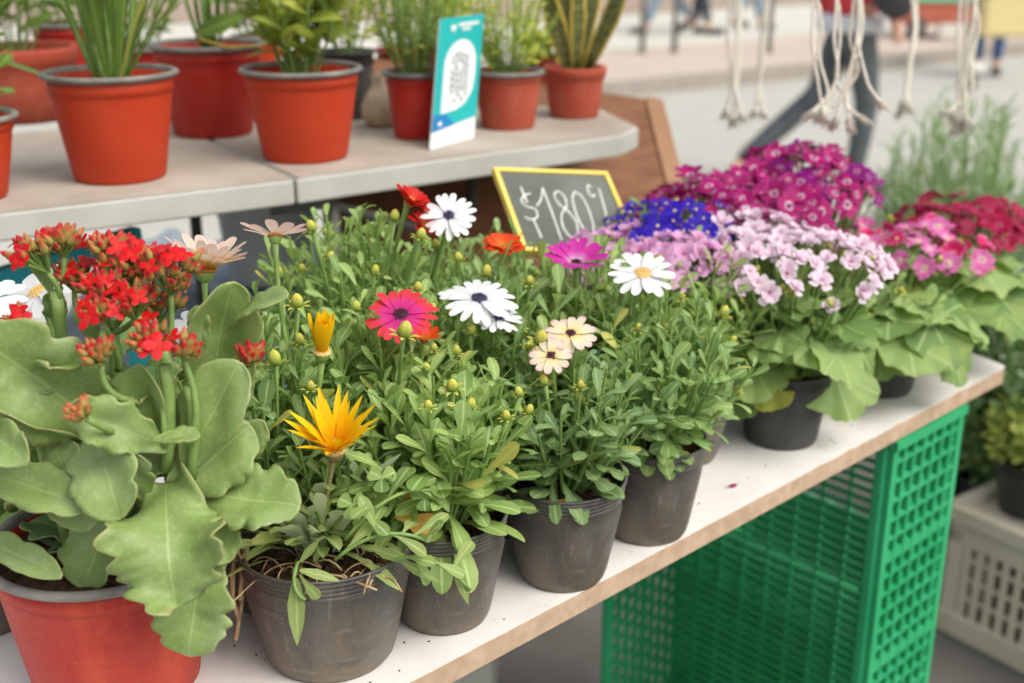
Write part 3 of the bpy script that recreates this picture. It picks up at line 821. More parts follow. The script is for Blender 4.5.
# ------------------------------------------------------------ daisies
PWHITE = mat_petal('white petal', [(0, C(206, 200, 214)), (.25, C(236, 236, 236)), (1, C(240, 240, 238))], streak=C(222, 222, 226), transl=.3, var=.08)
PCREAM = mat_petal('cream petal', [(0, C(238, 214, 130)), (.4, C(240, 230, 190)), (.85, C(238, 218, 200)), (1, C(228, 160, 170))], transl=.3, var=.1)
PMAG = mat_petal('magenta petal', [(0, C(244, 226, 238)), (.22, C(230, 130, 200)), (.4, C(222, 62, 176)), (1, C(206, 40, 162))], streak=C(190, 40, 150), transl=.35)
PCOR = mat_petal('coral petal', [(0, C(190, 30, 130)), (.45, C(222, 60, 150)), (.62, C(228, 62, 92)), (1, C(230, 66, 54))], streak=C(206, 44, 80), transl=.3)
PRED = mat_petal('red orange petal', [(0, C(236, 150, 30)), (.35, C(214, 40, 14)), (1, C(200, 14, 14))], streak=C(150, 14, 14), transl=.25)
PORG = mat_petal('orange petal', [(0, C(238, 150, 30)), (.4, C(236, 96, 20)), (1, C(226, 66, 14))], streak=C(206, 60, 20), transl=.3)
PYEL = mat_petal('yellow petal', [(0, C(246, 172, 8)), (.4, C(252, 206, 8)), (1, C(254, 214, 16))], streak=C(250, 192, 8), transl=.35, var=.1)
PPEA = mat_petal('peach petal', [(0, C(240, 206, 130)), (.3, C(250, 228, 208)), (1, C(252, 214, 202))], streak=C(238, 176, 160), transl=.5)
PPEW = mat_petal('pale peach petal', [(0, C(226, 178, 50)), (.4, C(236, 200, 110)), (.62, C(250, 234, 222)), (1, C(252, 222, 214))], streak=C(226, 180, 90), transl=.5)
CDARK = mat_simple('dark blue disc', C(38, 34, 62), C(84, 78, 104), 500, .7, .3)
CPUR = mat_simple('dark purple disc', C(52, 20, 40), C(90, 40, 60), 500, .7, .3)
CYEL = mat_simple('yellow disc', C(214, 178, 106), C(230, 198, 130), 500, .7, .3)
CORG = mat_simple('orange brown disc', C(170, 96, 40), C(206, 140, 60), 500, .7, .3)

def plant(base, label, rt=.053, rb=.038, h=.09, R_=.075, H=.075, ns=32, leaf=LEAF, seed=1, LL=.040, LW=.0135, prof=SPAT, pot=BPOT, nleaf=14, cat='potted plant', group=None, name='african_daisy', nb=6, lean=(0, 0), flat=.45, open_=.5, soil=.86):
    rng = random.Random(seed)
    g = thing(name, base, label, cat, group)
    _, zs = make_pot(g, rt, rb, h, pot, None, 'nursery', soil, rng)
    b = base + Vector((0, 0, zs))
    ml = MB(); ms = MB(); tips = shoots(ml, ms, b, R_, H, ns, rng, LL, LW, nleaf, prof, lean, flat=flat, open_=open_)
    # low skirt of leaves over the rim
    for i in range(16):
        an = i * 2.4 + rng.random(); rd = Vector((math.cos(an), math.sin(an), 0)); el = rng.uniform(.05, .6)
        blade(ml, b + rd * rt * .35 + Vector((0, 0, .008)), rd * math.cos(el) + Vector((0, 0, math.sin(el))), Vector((0, 0, 1)), LL * rng.uniform(1.0, 1.5), LW * 1.25, SPAT, 2, bend=rng.uniform(.4, 1.2), fold=.15, twist=rng.uniform(-.4, .4))
    g['n'] = 0
    ml.build('foliage', leaf, g); ms.build('stem', STEM, g)
    del g['n']
    rng.shuffle(tips)
    for e, d in tips[:max(nb // 2, 0)]:
        put_bud(g, e + d * .002, d, rng.uniform(.003, .0044))
    return g, b, tips
def base_at(px, py, z=TZ): return P(px, py, z=z)

D2b = base_at(444, 612); D3b = base_at(562, 572); D4b = base_at(646, 528); G1b = base_at(331, 648)
D2, s2, _ = plant(D2b, 'black pot of plain light green leaves, immediately right of the spiky yellow gazania', seed=2, ns=46, R_=.078, H=.135, flat=.35, leaf=LEAF2, LL=.044, LW=.0145, nleaf=13, nb=5, h=.095, rt=.054)
D3, s3, _ = plant(D3b, 'black pot with toothed grey green leaves and two cream daisies with dark eyes', seed=3, ns=44, R_=.074, H=.12, flat=.35, leaf=LEAFD, LL=.037, LW=.0125, prof=TOOTH, nb=5, h=.095, rt=.0535)
D4, s4, _ = plant(D4b, 'bushy leafy plant in the black pot beside the bare white stretch of board', seed=4, ns=58, R_=.092, H=.155, leaf=LEAF, LL=.037, LW=.0125, nb=8, h=.095, rt=.052, flat=.45)
# second and third rows
K2, sk, _ = plant(T(-.2, .26), 'plant hidden behind the red kalanchoe with a large white daisy showing', seed=5, ns=34, R_=.075, H=.13)
R2a, sa, _ = plant(T(-.075, .175), 'plant with a peach daisy on a tall bare stalk, behind the kalanchoe', seed=6, ns=50, R_=.085, H=.155, leaf=LEAF, flat=.3)
R2b, sb, _ = plant(T(.04, .16), 'leafy plant topped by a coral and magenta daisy, second row behind the yellow flower', seed=7, ns=56, R_=.088, H=.165, leaf=LEAF2, flat=.3)
R2c, sc_, _ = plant(T(.145, .145), 'leafy plant with two white blue centred daisies, middle of the board', seed=8, ns=56, R_=.086, H=.165, leaf=LEAF, flat=.3)
R2d, sdd, _ = plant(T(.265, .135), 'plant topped by a magenta daisy just below the chalk price board', seed=9, ns=56, R_=.088, H=.165, leaf=LEAF2, flat=.3)
R3a, se, _ = plant(T(.10, .285), 'back row plant with a red orange daisy left of the price board', seed=10, ns=70, R_=.10, H=.205, leaf=LEAF2, LL=.035, LW=.0115, flat=.3, nleaf=17)
R3b, sf, _ = plant(T(.235, .26), 'back row plant with an orange daisy beside the yellow frame of the price board', seed=12, ns=54, R_=.09, H=.165, leaf=LEAF, LL=.035, LW=.0115, flat=.3)
R4, sg, _ = plant(T(.40, .12), 'leafy plant with a white yellow centred daisy, in front of the lilac flowers', seed=13, ns=48, R_=.08, H=.145, leaf=LEAF2, flat=.3)

def V3(*a): return Vector(a)
# gazania in the nearest black pot
rng = random.Random(21)
G = thing('gazania_plant', G1b, 'nearest black pot with a spiky bright yellow gazania open above thin leaves', 'potted plant')
_, zs = make_pot(G, .0665, .0505, .098, BPOT, None, 'nursery', .87, rng)
gb = G1b + V3(0, 0, zs)
ml = MB(); ms = MB()
GP = [(0, .2), (.3, .25), (.45, .5), (.52, .35), (.62, .7), (.68, .5), (.8, 1), (.92, .7), (1, .06)]
GP2 = [(0, .25), (.3, .35), (.6, .8), (.8, 1), (.93, .7), (1, .06)]
for i in range(92):
    an = rng.random() * 6.283; rd = V3(math.cos(an), math.sin(an), 0); f = rng.random()
    el = 1.35 - .95 * f + rng.uniform(-.1, .1); b = gb + rd * .022 * rng.random() + V3(-.008, .01, 0)
    if rd.y < -.3 and abs(rd.x) < .6: el = max(el, .95)
    blade(ml, b, rd * math.cos(el) + V3(0, 0, math.sin(el)), V3(0, 0, math.cos(el)) - rd * math.sin(el), rng.uniform(.07, .115), rng.uniform(.009, .014), rng.choice([GP, GP2, GP2]), 2, bend=rng.uniform(.3, 1.1), fold=rng.uniform(.1, .5), twist=rng.uniform(-.6, .6), side=rng.uniform(-.3, .3))
shoots(ml, ms, gb + V3(.01, .015, 0), .05, .11, 16, rng, .032, .0105, 12, SPAT)
# shoot creeping right, and one drooping over the rim
for (a, b_, n_) in (((335, 560, .76), (425, 540, .77), 8), ((395, 560, .77), (470, 590, .785), 6), ((345, 540, .77), (430, 490, .80), 8)):
    pa, pb = PF(*a), PF(*b_); pts = arc(pa, pb, (0, 0, .012), 8); tube(ms, pts, .0015, 6)
    for k in range(n_):
        q = pts[min(8, 1 + k)]; d = (pb - pa).normalized() * .6 + rdir(rng) * .9
        blade(ml, q, d, V3(0, -.4, .9), rng.uniform(.024, .034), .0105, SPAT, 2, bend=rng.uniform(.1, .8), fold=.15)
pa = PF(305, 600, .735); tube(ms, arc(PF(298, 562, .755), pa, (-.004, -.006, 0), 6), .0015, 6)
blade(ml, PF(296, 578, .742), PF(299, 642, .728) - PF(296, 578, .742), V3(-.2, -1, .1), .047, .0135, LANC, 4, bend=-.15, fold=.2)
blade(ml, PF(300, 575, .74), V3(.5, -.3, -.6), V3(.2, -1, .1), .022, .009, SPAT, 2, bend=.5)
blade(ml, PF(300, 570, .74), V3(1, -.3, -.05), V3(.0, -.5, .8), .030, .008, LANC, 2, bend=.3)
blade(ml, PF(300, 562, .745), V3(.6, -.1, .8), V3(.0, -.9, .1), .028, .006, LANC, 2, bend=-.3)
blade(ml, PF(400, 560, .775), V3(1, -.3, -.5), V3(.0, -.9, .3), .034, .008, LANC, 2, bend=.3)
blade(ml, PF(455, 560, .79), PF(468, 605, .78) - PF(455, 560, .79), V3(.0, -.9, .3), .036, .009, LANC, 2, bend=.2)
ml.build('foliage', GAZ, G); ms.build('stem', STEM, G)
# clover growing in the pot
cl = MB(); cm_ = MB()
for (px, py, F) in ((382, 478, .79), (425, 497, .80), (352, 505, .77)):
    c = PF(px, py, F); tube(cm_, arc(gb + V3(.01, 0, 0), c, (0, 0, .01), 6), .0008, 5)
    for k in range(3):
        a = k * 2.094 + .5; rd = V3(math.cos(a), math.sin(a) * .4, math.sin(a) * .8).normalized()
        blade(cl, c, rd, V3(0, -.75, .6), .0105, .0125, [(0, .1), (.3, .6), (.65, 1), (.9, .8), (1, .35)], 4, bend=.2, fold=.15)
co_ = cl.build('clover', LEAF2, G)
cm_.build('stem', STEM, co_)
sw = MB()
for i in range(46):
    c = gb + V3(rng.uniform(-.05, .055), rng.uniform(-.058, .01), .006); d = rdir(rng); d.z *= .25
    tube(sw, arc(c, c + d * rng.uniform(.012, .035), rdir(rng) * .003 + V3(0, 0, .004), 5), rng.uniform(.0004, .001), 4)
sw.build('straw', STRAW, G)
yl = MB(); blade(yl, PF(395, 515, .82), V3(1, -.2, -.3), V3(0, -.8, .6), .035, .022, SPAT, 2, bend=.3, fold=.1); blade(yl, PF(385, 500, .83), V3(1, -.2, .1), V3(0, -.8, .6), .03, .016, SPAT, 2, bend=.3)
ly = mat_simple('withered yellow leaf', C(200, 166, 60), C(176, 130, 50), 60, .6, .1)
yl.build('yellow_leaf', ly, D2)
yl = MB(); blade(yl, s3 + V3(-.02, -.034, .006), V3(1, -.3, .05), V3(0, -.3, .9), .034, .015, SPAT, 2, bend=.2); yl.build('yellow_leaf', ly, D3)

daisy(G, PF(334, 448, .79), (.06, -.32, .95), .047, 16, PETP, PYEL, CYEL, cup=.82, rc=.2, W=.145, layers=2, bend=.12, stem_from=gb + V3(-.006, -.018, 0), sm=STEMR, fold=.35, cup2=.3, dome=.3, sag=(0, 0, 0), jit=.12)
daisy(R2a, PF(322, 352, .86), (.12, -.15, 1), .035, 14, PETN, PYEL, CYEL, cup=1.32, rc=.2, W=.17, layers=2, bend=-.2, stem_from=sa + V3(.03, -.02, 0), fold=.3, cup2=.12, jit=.12, label='half closed yellow flower')
daisy(R2b, PF(401, 315, .92), (.0, -.42, .9), .030, 21, PETN, PCOR, CPUR, cup=.05, rc=.24, W=.26, bend=.15, stem_from=sb, label='coral flower with magenta heart')
daisy(R2b, PF(424, 340, .93), (.1, -.1, .9), .016, 14, PETN, PORG, CORG, cup=.6, rc=.24, W=.3, bend=.15, stem_from=sb, label='small orange flower')
daisy(R2c, PF(479, 299, .97), (.06, -.30, .95), .034, 19, PETN, PWHITE, CDARK, cup=.02, rc=.22, W=.225, bend=.2, stem_from=sc_, label='white flower tilted forward')
daisy(R2c, PF(499, 319, .96), (.1, -.2, .95), .021, 16, PETN, PWHITE, CDARK, cup=.0, rc=.26, W=.28, bend=.2, stem_from=sc_ + V3(.01, -.01, 0))
daisy(R3a, PF(409, 203, 1.06), (.55, -.1, .8), .021, 15, PETN, PRED, CORG, cup=.45, rc=.24, W=.3, layers=2, bend=.1, stem_from=se + V3(.02, 0, .05))
daisy(R3a, PF(424, 226, 1.05), (.5, -.3, .8), .017, 14, PETN, PRED, CORG, cup=.3, rc=.24, W=.3, layers=2, bend=.1, stem_from=se + V3(.02, 0, .05))
daisy(R3a, PF(449, 216, 1.05), (-.05, -.72, .7), .025, 17, PETN, PWHITE, CDARK, cup=.05, rc=.23, W=.25, bend=.15, stem_from=se + V3(.03, 0, .05), label='white flower facing the viewer')
daisy(R3b, PF(503, 248, 1.05), (.1, -.25, .95), .0205, 13, PET, PORG, CORG, cup=.3, rc=.24, W=.36, layers=2, bend=.2, stem_from=sf)
daisy(R2d, PF(576, 263, 1.06), (.02, -.22, .95), .031, 15, PET, PMAG, CPUR, cup=.5, rc=.2, W=.3, bend=.25, stem_from=sdd)
daisy(R4, PF(643, 274, 1.01), (.0, -.38, .92), .031, 16, PETN, PWHITE, CYEL, cup=.05, rc=.27, W=.27, bend=.15, stem_from=sg, dome=.3)
daisy(D3, PF(571, 334, .93), (-.05, -.45, .9), .0215, 14, PETN, PCREAM, CPUR, cup=.05, rc=.24, W=.34, bend=.2, stem_from=s3)
daisy(D3, PF(551, 356, .91), (-.1, -.55, .85), .0185, 12, PETN, PCREAM, CPUR, cup=.05, rc=.26, W=.36, bend=.2, stem_from=s3)
daisy(R2a, PF(275, 236, .90), (-.05, .42, .9), .0275, 10, PET, PPEA, CORG, cup=.22, rc=.22, W=.34, bend=-.12, stem_from=PF(300, 400, .88), sag=(-.004, 0, 0), label='peach flower on a tall bare stalk')
daisy(K2, PF(205, 270, .90), (.12, .15, 1), .040, 18, PETN, PPEW, CORG, cup=.75, rc=.22, W=.25, layers=2, bend=.15, stem_from=PF(215, 380, .89), cup2=-.25, label='pale peach flower streaked yellow at its base')
daisy(K2, PF(38, 292, .89), (-.35, -.35, .9), .037, 13, PET, PWHITE, CYEL, cup=.05, rc=.22, W=.34, bend=.2, stem_from=sk)
daisy(K2, PF(-12, 300, .87), (.1, -.35, .9), .03, 13, PET, PWHITE, CYEL, cup=.05, rc=.22, W=.34, bend=.2, stem_from=sk)
daisy(K2, PF(205, 335, .92), (.2, -.4, .85), .03, 13, PET, PWHITE, CYEL, cup=.05, rc=.22, W=.34, bend=.2, stem_from=sk)
for g, s, lst in ((R2a, sa, ((298, 308, .89, .0065), (276, 366, .84, .0065), (283, 300, .91, .004), (300, 345, .88, .005))),
                  (R2b, sb, ((403, 338, .86, .0075), (418, 292, .97, .005), (357, 312, .95, .005))),
                  (D2, s2, ((453, 391, .85, .006), (428, 372, .87, .004), (520, 397, .87, .0045), (470, 410, .83, .005), (507, 420, .84, .0045))),
                  (D3, s3, ((540, 345, .93, .0075), (577, 402, .91, .006), (545, 386, .9, .005), (528, 350, .95, .005))),
                  (R2c, sc_, ((455, 355, .93, .005), (520, 330, .98, .005), (470, 335, .95, .005))),
                  (D4, s4, ((606, 347, 1.0, .005), (627, 349, 1.0, .0055), (601, 376, .99, .006), (690, 362, 1.03, .005), (632, 385, .98, .006), (722, 318, 1.06, .0065), (665, 330, 1.03, .005), (737, 395, 1.03, .005), (700, 345, 1.03, .005))),
                  (R3a, se, ((313, 232, 1.04, .006), (394, 222, 1.05, .006), (436, 250, 1.07, .0055), (330, 262, 1.03, .005), (420, 240, 1.03, .006), (374, 275, 1.03, .005))),
                  (R3b, sf, ((485, 277, 1.03, .006), (460, 262, 1.03, .005), (530, 285, 1.03, .005))),
                  (R4, sg, ((657, 266, 1.12, .0065), (680, 300, 1.1, .005), (625, 310, 1.08, .005)))):
    for (px, py, F, r) in lst:
        c = PF(px, py, F); a = (V3(0, 0, 1) + rdir(rng) * .3).normalized(); put_bud(g, c, a, r * .8, s.lerp(c, .3) + V3(0, 0, -.01))

# ------------------------------------------------------------ flowering cushions on the far half of the board
rng = random.Random(31)
PCM = mat_petal('cineraria magenta', [(0, C(240, 225, 235)), (.22, C(238, 200, 225)), (.32, C(186, 8, 104)), (1, C(172, 2, 118))], transl=.3, var=.35)
PCV = mat_petal('cineraria purple magenta', [(0, C(240, 225, 235)), (.18, C(230, 180, 220)), (.28, C(162, 6, 126)), (1, C(146, 2, 136))], transl=.3, var=.35)
PCR = mat_petal('cineraria crimson', [(0, C(240, 210, 220)), (.14, C(226, 130, 150)), (.22, C(190, 2, 76)), (1, C(168, 0, 66))], transl=.3, var=.4)
PCP = mat_petal('cineraria pink', [(0, C(250, 240, 246)), (.2, C(246, 200, 226)), (.45, C(238, 120, 186)), (1, C(232, 130, 190))], transl=.35, var=.2)
PHP = mat_petal('hot pink', [(0, C(250, 240, 230)), (.2, C(230, 60, 120)), (.6, C(214, 20, 100)), (1, C(236, 120, 170))], transl=.3)
PLP = mat_petal('pale pink petal', [(0, C(206, 130, 170)), (.3, C(240, 208, 226)), (1, C(244, 228, 236))], transl=.35, var=.15)
PLI = mat_petal('lilac pink petal', [(0, C(222, 120, 170)), (.3, C(232, 170, 212)), (1, C(236, 188, 222))], transl=.35, var=.2)
PBL = mat_petal('deep blue petal', [(0, C(150, 140, 220)), (.15, C(60, 30, 190)), (1, C(48, 14, 176))], transl=.25, var=.4)
CSM = mat_simple('small flower eye', C(120, 20, 70), C(150, 60, 90), 200, .7, .1)
CSY = mat_simple('small yellow eye', C(220, 200, 120), C(200, 170, 80), 200, .7, .1)
RND = [(0, .35), (.3, .75), (.6, 1), (.85, .95), (.96, .65), (1, .3)]
NOT = [(0, .3), (.3, .6), (.6, .95), (.85, 1), (.95, .8), (1, .55)]
mMg = [small_flower_mesh('flower', 9, RND, .52, PCM, CSM, rng, cup=.1) for _ in range(4)]
mVi = [small_flower_mesh('flower', 9, RND, .5, PCV, CSM, rng, cup=.1) for _ in range(3)]
mCr = [small_flower_mesh('flower', 10, RND, .48, PCR, CSM, rng, cup=.1) for _ in range(4)]
mPk = [small_flower_mesh('flower', 10, RND, .5, PCP, CSY, rng, cup=.1) for _ in range(4)]
mHp = [small_flower_mesh('flower', 8, RND, .6, PHP, CSY, rng, cup=.1) for _ in range(2)]
mLp = [small_flower_mesh('flower', 5, NOT, .74, PLP, None, rng, cup=.12, layers=2) for _ in range(4)]
mLi = [small_flower_mesh('flower', 5, NOT, .72, PLI, None, rng, cup=.12, layers=2) for _ in range(4)]
mBl = [small_flower_mesh('flower', 5, NOT, .8, PBL, CSY, rng, cup=.1) for _ in range(3)]

def cushion(base, label, name, meshes, size, count, cen, rx, ry, h, mind, seed, leaves=14, lsize=.04, rot=0., rt=.05, rb=.037, ph=.088, LR=.1, LH=.08, small=0, leafm=CIN, zmin=.1, power=1., face=(0, -.3, .4), buds=0, cat='potted plant', low=.1):
    rg = random.Random(seed)
    g = thing(name, base, label, cat)
    _, zs = make_pot(g, rt, rb, ph, BPOT2, None, 'lip', .86, rg)
    b = base + V3(0, 0, zs)
    ml = MB(); ms = MB()
    big_leaves(ml, ms, b, LR, LH, leaves, rg, lsize, low)
    if small: shoots(ml, ms, b, LR * .95, (cen[2] - b.z) + h * .55, small, rg, .03, .013, 9, SPAT, flat=.35)
    ml.build('foliage', leafm, g); ms.build('stem', STEM, g)
    pts = dome(g, cen, rx, ry, h, count, mind, meshes, size, rg, rot, zmin, face, b, power=power)
    for i in range(buds):
        an = rg.random() * 6.28; r = .6 + .5 * rg.random()
        c = V3(cen[0] + rx * r * math.cos(an), cen[1] + ry * r * math.sin(an), cen[2] + h * (1.15 - r) + rg.uniform(-.02, .01))
        put_bud(g, c, V3(0, 0, 1) + rdir(rg) * .4, rg.uniform(.0028, .004), b.lerp(c, .5))
    return g, b

def dome_at(px, py, F, up=0): 
    q = PF(px, py, F); return (q.x, q.y, q.z - up)
B5 = P(780, 437, z=TZ); B6 = P(880, 388, z=TZ); B7 = P(938, 352, z=TZ)
L5, b5 = cushion(B5, 'pot of pale pink ruffled flowers over large light green lobed leaves', 'primrose_plant', mLp, .0122, 135, dome_at(776, 276, B5.y + .015), .118, .115, .046, .0118, 41, 34, .029, small=60, LR=.088, LH=.12, buds=46, rt=.0515, rb=.040, zmin=.1, power=.9, low=.45)
L6, b6 = cushion(B6, 'mid pink cineraria between the pale pink and the crimson flowers', 'cineraria_plant', mPk + mHp, .0155, 40, dome_at(908, 258, B6.y + .05), .088, .10, .03, .024, 42, 20, .044, small=12, LR=.085, LH=.10, buds=10, rot=.6)
L7, b7 = cushion(B7, 'crimson cineraria at the far corner of the white board', 'cineraria_plant', mCr, .0145, 64, dome_at(962, 232, B7.y + .04), .088, .085, .035, .0175, 43, 20, .042, small=12, LR=.09, LH=.09, buds=5)
# a few big leaves hanging over the rims, seen from the front
for g, b, lst, mt in ((L5, b5, ((840, 385, B5.y - .03, .046, (.25, -.75, -.6)), (752, 372, B5.y - .05, .036, (-.4, -.6, -.3)), (800, 340, B5.y - .06, .034, (.1, -.8, -.3)), (735, 395, B5.y - .02, .03, (-.5, -.5, -.5))), CIN),
                      (L5, b5, ((768, 385, B5.y - .045, .032, (-.2, -.7, -.6)),), CINY),
                      (L6, b6, ((880, 352, B6.y - .06, .04, (-.1, -.8, -.5)), (905, 300, B6.y - .05, .042, (.2, -.8, -.1)), (905, 345, B6.y - .04, .036, (.3, -.7, -.5)), (858, 322, B6.y - .06, .036, (-.1, -.8, -.2))), CIN),
                      (L7, b7, ((935, 300, B7.y - .05, .04, (-.1, -.8, -.2)), (975, 300, B7.y - .04, .036, (.3, -.7, -.2))), CIN)):
    m1 = MB(); m2 = MB()
    for (px, py, F, s, d) in lst:
        e = PF(px, py, F) ; e = e - V3(*d) * s * .7; tube(m2, arc(b, e, (0, 0, .02), 6), .0022, 5, cap=False)
        lobed(m1, e, d, (0, -.6, .9), s, rng.choice([7, 8]), .14, .08, .08, .35, rng)
    o = m1.build('leaf', mt, g); m2.build('stem', STEM, o)
L8, b8 = cushion(T(.345, .225), 'mound of lilac pink flowers right behind the white yellow centred daisy', 'primrose_plant', mLi, .0125, 100, dome_at(648, 266, T(.345, .20).y), .092, .075, .022, .0112, 44, 14, .035, small=24, LR=.085, LH=.09, rot=.2, buds=8, power=.8)
L9, b9 = cushion(T(.47, .26), 'deep blue flowering plant beside the right edge of the price board', 'lobelia_plant', mBl, .0112, 62, dome_at(670, 236, T(.47, .22).y), .074, .10, .026, .0122, 45, 12, .03, small=50, LR=.072, LH=.09, buds=4, leafm=LEAFD)
L10, b10 = cushion(T(.60, .28), 'magenta cineraria with white ringed flowers directly behind the blue flowers', 'cineraria_plant', mMg, .0155, 130, dome_at(732, 226, T(.60, .24).y), .108, .12, .05, .0162, 46, 14, .042, small=10, LR=.085, LH=.1, buds=0, rot=.7)
L11, b11 = cushion(T(.79, .24), 'purple magenta cineraria, tallest of the flowering cushions, in front of the walking legs', 'cineraria_plant', mVi[:1] + mMg, .0155, 95, dome_at(800, 196, T(.79, .22).y), .098, .10, .052, .0165, 47, 14, .042, small=12, LR=.085, LH=.11, rot=.3)
# a stray hot pink bloom and a fallen petal
cr = MB(); rc_ = random.Random(77)
for i in range(45):
    src = rc_.choice([G1b, D2b, D3b, D4b, B5, kb]); an = rc_.random() * 6.28; rr_ = .05 + abs(rc_.gauss(0, .03)); c = src + V3(math.cos(an) * rr_, math.sin(an) * rr_, 0)
    rel = c - F0
    if rel.dot(nn_) < .008: continue
    c.z = TZ + .0006; q_ = rc_.uniform(.0003, .0008); d, s, n = basis(rdir(rc_), (.1, .2, 1)); obox(cr, c, d * q_, s * q_ * .8, n * q_ * .6)
o = cr.build('soil_crumbs', SOIL, smooth=False); tag(o, 'tiny dark crumbs of spilled potting soil scattered on the white board', 'soil', kind='stuff')
PT = MB(); blade(PT, P(726, 487, z=TZ + .0012), (1, .3, .02), (0, 0, 1), .0125, .006, PET, 2, bend=-.2); tag(PT.build('fallen_petal', PCM), 'single dark magenta petal fallen on the white board', 'petal')

# lilac sprigs under the price board
# ------------------------------------------------------------ price board
rng = random.Random(5)
YF = mat_simple('yellow painted frame', C(226, 192, 84), C(236, 206, 110), 30, .55, .1)
CB = mat_simple('chalkboard', C(84, 88, 80), C(112, 114, 104), 14, .8, .1, .3, 7, .3, .75)
CH = mat_simple('white chalk', C(226, 226, 220), C(206, 206, 200), 300, .95, .2)
TL = P(495, 171, Z=1.36); TR = P(605, 175, Z=1.42); u = (TR - TL); WB = u.length; u.normalize()
BL = P(523, 251, Z=1.295); v = BL - TL; v = (v - u * v.dot(u)); HB = v.length; v.normalize(); nb_ = u.cross(v)  # towards the viewer?
if nb_.y > 0: nb_ = -nb_
Gs = thing('price_board', (TL + TR) / 2 + v * HB, 'small yellow framed chalkboard with a chalked price, standing among the flowers', 'price sign')
mb = MB(); obox(mb, (TL + TR) / 2 + v * HB / 2, u * WB / 2, v * HB / 2, nb_ * .0018); mb.build('board', CB, Gs, smooth=False)
mb = MB(); fw = .0028
for a, b in ((TL, TR), (TL + v * HB, TR + v * HB)): 
    c = (a + b) / 2; obox(mb, c, u * (WB / 2 + fw), v * fw, nb_ * .0042)
for a in (TL, TR): obox(mb, a + v * HB / 2, u * fw, v * (HB / 2 - fw), nb_ * .0042)
bevel(mb.build('frame', YF, Gs, smooth=False), .0008)
mb = MB(); c = (TL + TR) / 2 + v * HB; tube(mb, [c - nb_ * .006 - v * .03, c - nb_ * .004 + V3(0, .01, -.12)], .003, 8); mb.build('stake', SHE, Gs)
def chalk(strokes, mbx, r=.0014):
    for s in strokes:
        pts = [TL + u * ((.10 + (x - .13) * .90) * WB) + v * (y * HB) + nb_ * .0020 for x, y in s]
        # smooth
        q = []
        for i in range(len(pts) - 1):
            p0 = pts[max(0, i - 1)]; p1 = pts[i]; p2 = pts[i + 1]; p3 = pts[min(len(pts) - 1, i + 2)]
            for k in range(4):
                t = k / 4; q.append(.5 * ((2 * p1) + (p2 - p0) * t + (2 * p0 - 5 * p1 + 4 * p2 - p3) * t * t + (3 * p1 - p0 - 3 * p2 + p3) * t ** 3))
        q.append(pts[-1]); tube(mbx, q, [r * rng.uniform(.75, 1.1) for _ in q], 6)
mb = MB()
chalk([[(.20, .22), (.205, .42)], [(.27, .30), (.20, .33), (.155, .40), (.19, .47), (.26, .50), (.25, .60), (.18, .63), (.13, .60)], [(.205, .62), (.215, .86)],
       [(.285, .46), (.36, .36), (.415, .22)], [(.415, .22), (.41, .55), (.40, .88)],
       [(.60, .32), (.555, .26), (.50, .32), (.52, .44), (.575, .52), (.615, .66), (.57, .82), (.50, .84), (.465, .72), (.50, .56), (.575, .46), (.60, .36), (.59, .30)],
       [(.72, .26), (.67, .36), (.645, .58), (.665, .76), (.71, .82), (.765, .72), (.79, .50), (.775, .32), (.72, .26)],
       [(.915, .20), (.89, .17), (.865, .22), (.868, .29), (.89, .32), (.915, .29)],
       [(.99, .20), (.955, .50), (.91, .80)],
       [(.965, .62), (.96, .74), (.985, .78), (1.015, .73), (1.02, .62), (1.02, .77)]], mb, .0013)
mb.build('chalk_writing', CH, Gs)

# ------------------------------------------------------------ pots on the upper shelf
SG1 = mat_leaf('strap leaf', [C(88, 122, 40), C(120, 150, 58)], C(150, 176, 90), rough=.4)
SG2 = mat_leaf('olive leaf', [C(110, 128, 36), C(150, 160, 50), C(170, 176, 60)], C(180, 190, 90), rough=.5)
SG3 = mat_leaf('fern leaf', [C(100, 120, 44), C(138, 150, 60), C(92, 112, 44)], C(160, 170, 90), rough=.5)
SG4 = mat_leaf('lime leaf', [C(168, 180, 54), C(196, 198, 70), C(150, 168, 50)], C(190, 200, 100), rough=.5)
rng = random.Random(51)
def shelfpot(rimpx, width, base, mat, rim, style, label, soil=.82, h=None, name='potted_houseplant', zbase=SZ, rbk=.74):
    b = P(base[0], base[1], z=zbase); Fy = b.y
    top = PF(rimpx[0], rimpx[1], Fy); h = h or (top.z - zbase)
    rt = width / 2 / FPX * (top.y * cp + (CAMH - top.z) * sp)
    g = thing(name, b, label, 'potted plant')
    _, zs = make_pot(g, rt, rt * rbk, h, mat, rim, style, soil, rng)
    return g, b + V3(0, 0, zs), rt
g1, b1, r1 = shelfpot((115, 70), 124, (121, 177), OPOT, RIMG, 'lip', 'orange pot with strappy green stems, front of the shelf on the left')
ml = MB(); ms = MB()
for i in range(22):
    an = rng.random() * 6.28; rd = V3(math.cos(an), math.sin(an), 0); el = rng.uniform(1.05, 1.5)
    blade(ml, b1 + rd * .012, rd * math.cos(el) + V3(0, 0, math.sin(el)), -rd, rng.uniform(.16, .28), rng.uniform(.010, .018), [(0, .5), (.5, .45), (.7, 1), (.9, .6), (1, .05)], 2, bend=rng.uniform(0, .6), fold=.4)
blade(ml, b1 + V3(-.02, -.01, .0), V3(-.92, -.1, .30), V3(0, 0, 1), .15, .026, [(0, .2), (.2, .5), (.5, 1), (.8, .8), (1, .05)], 4, bend=-.1, fold=.15)
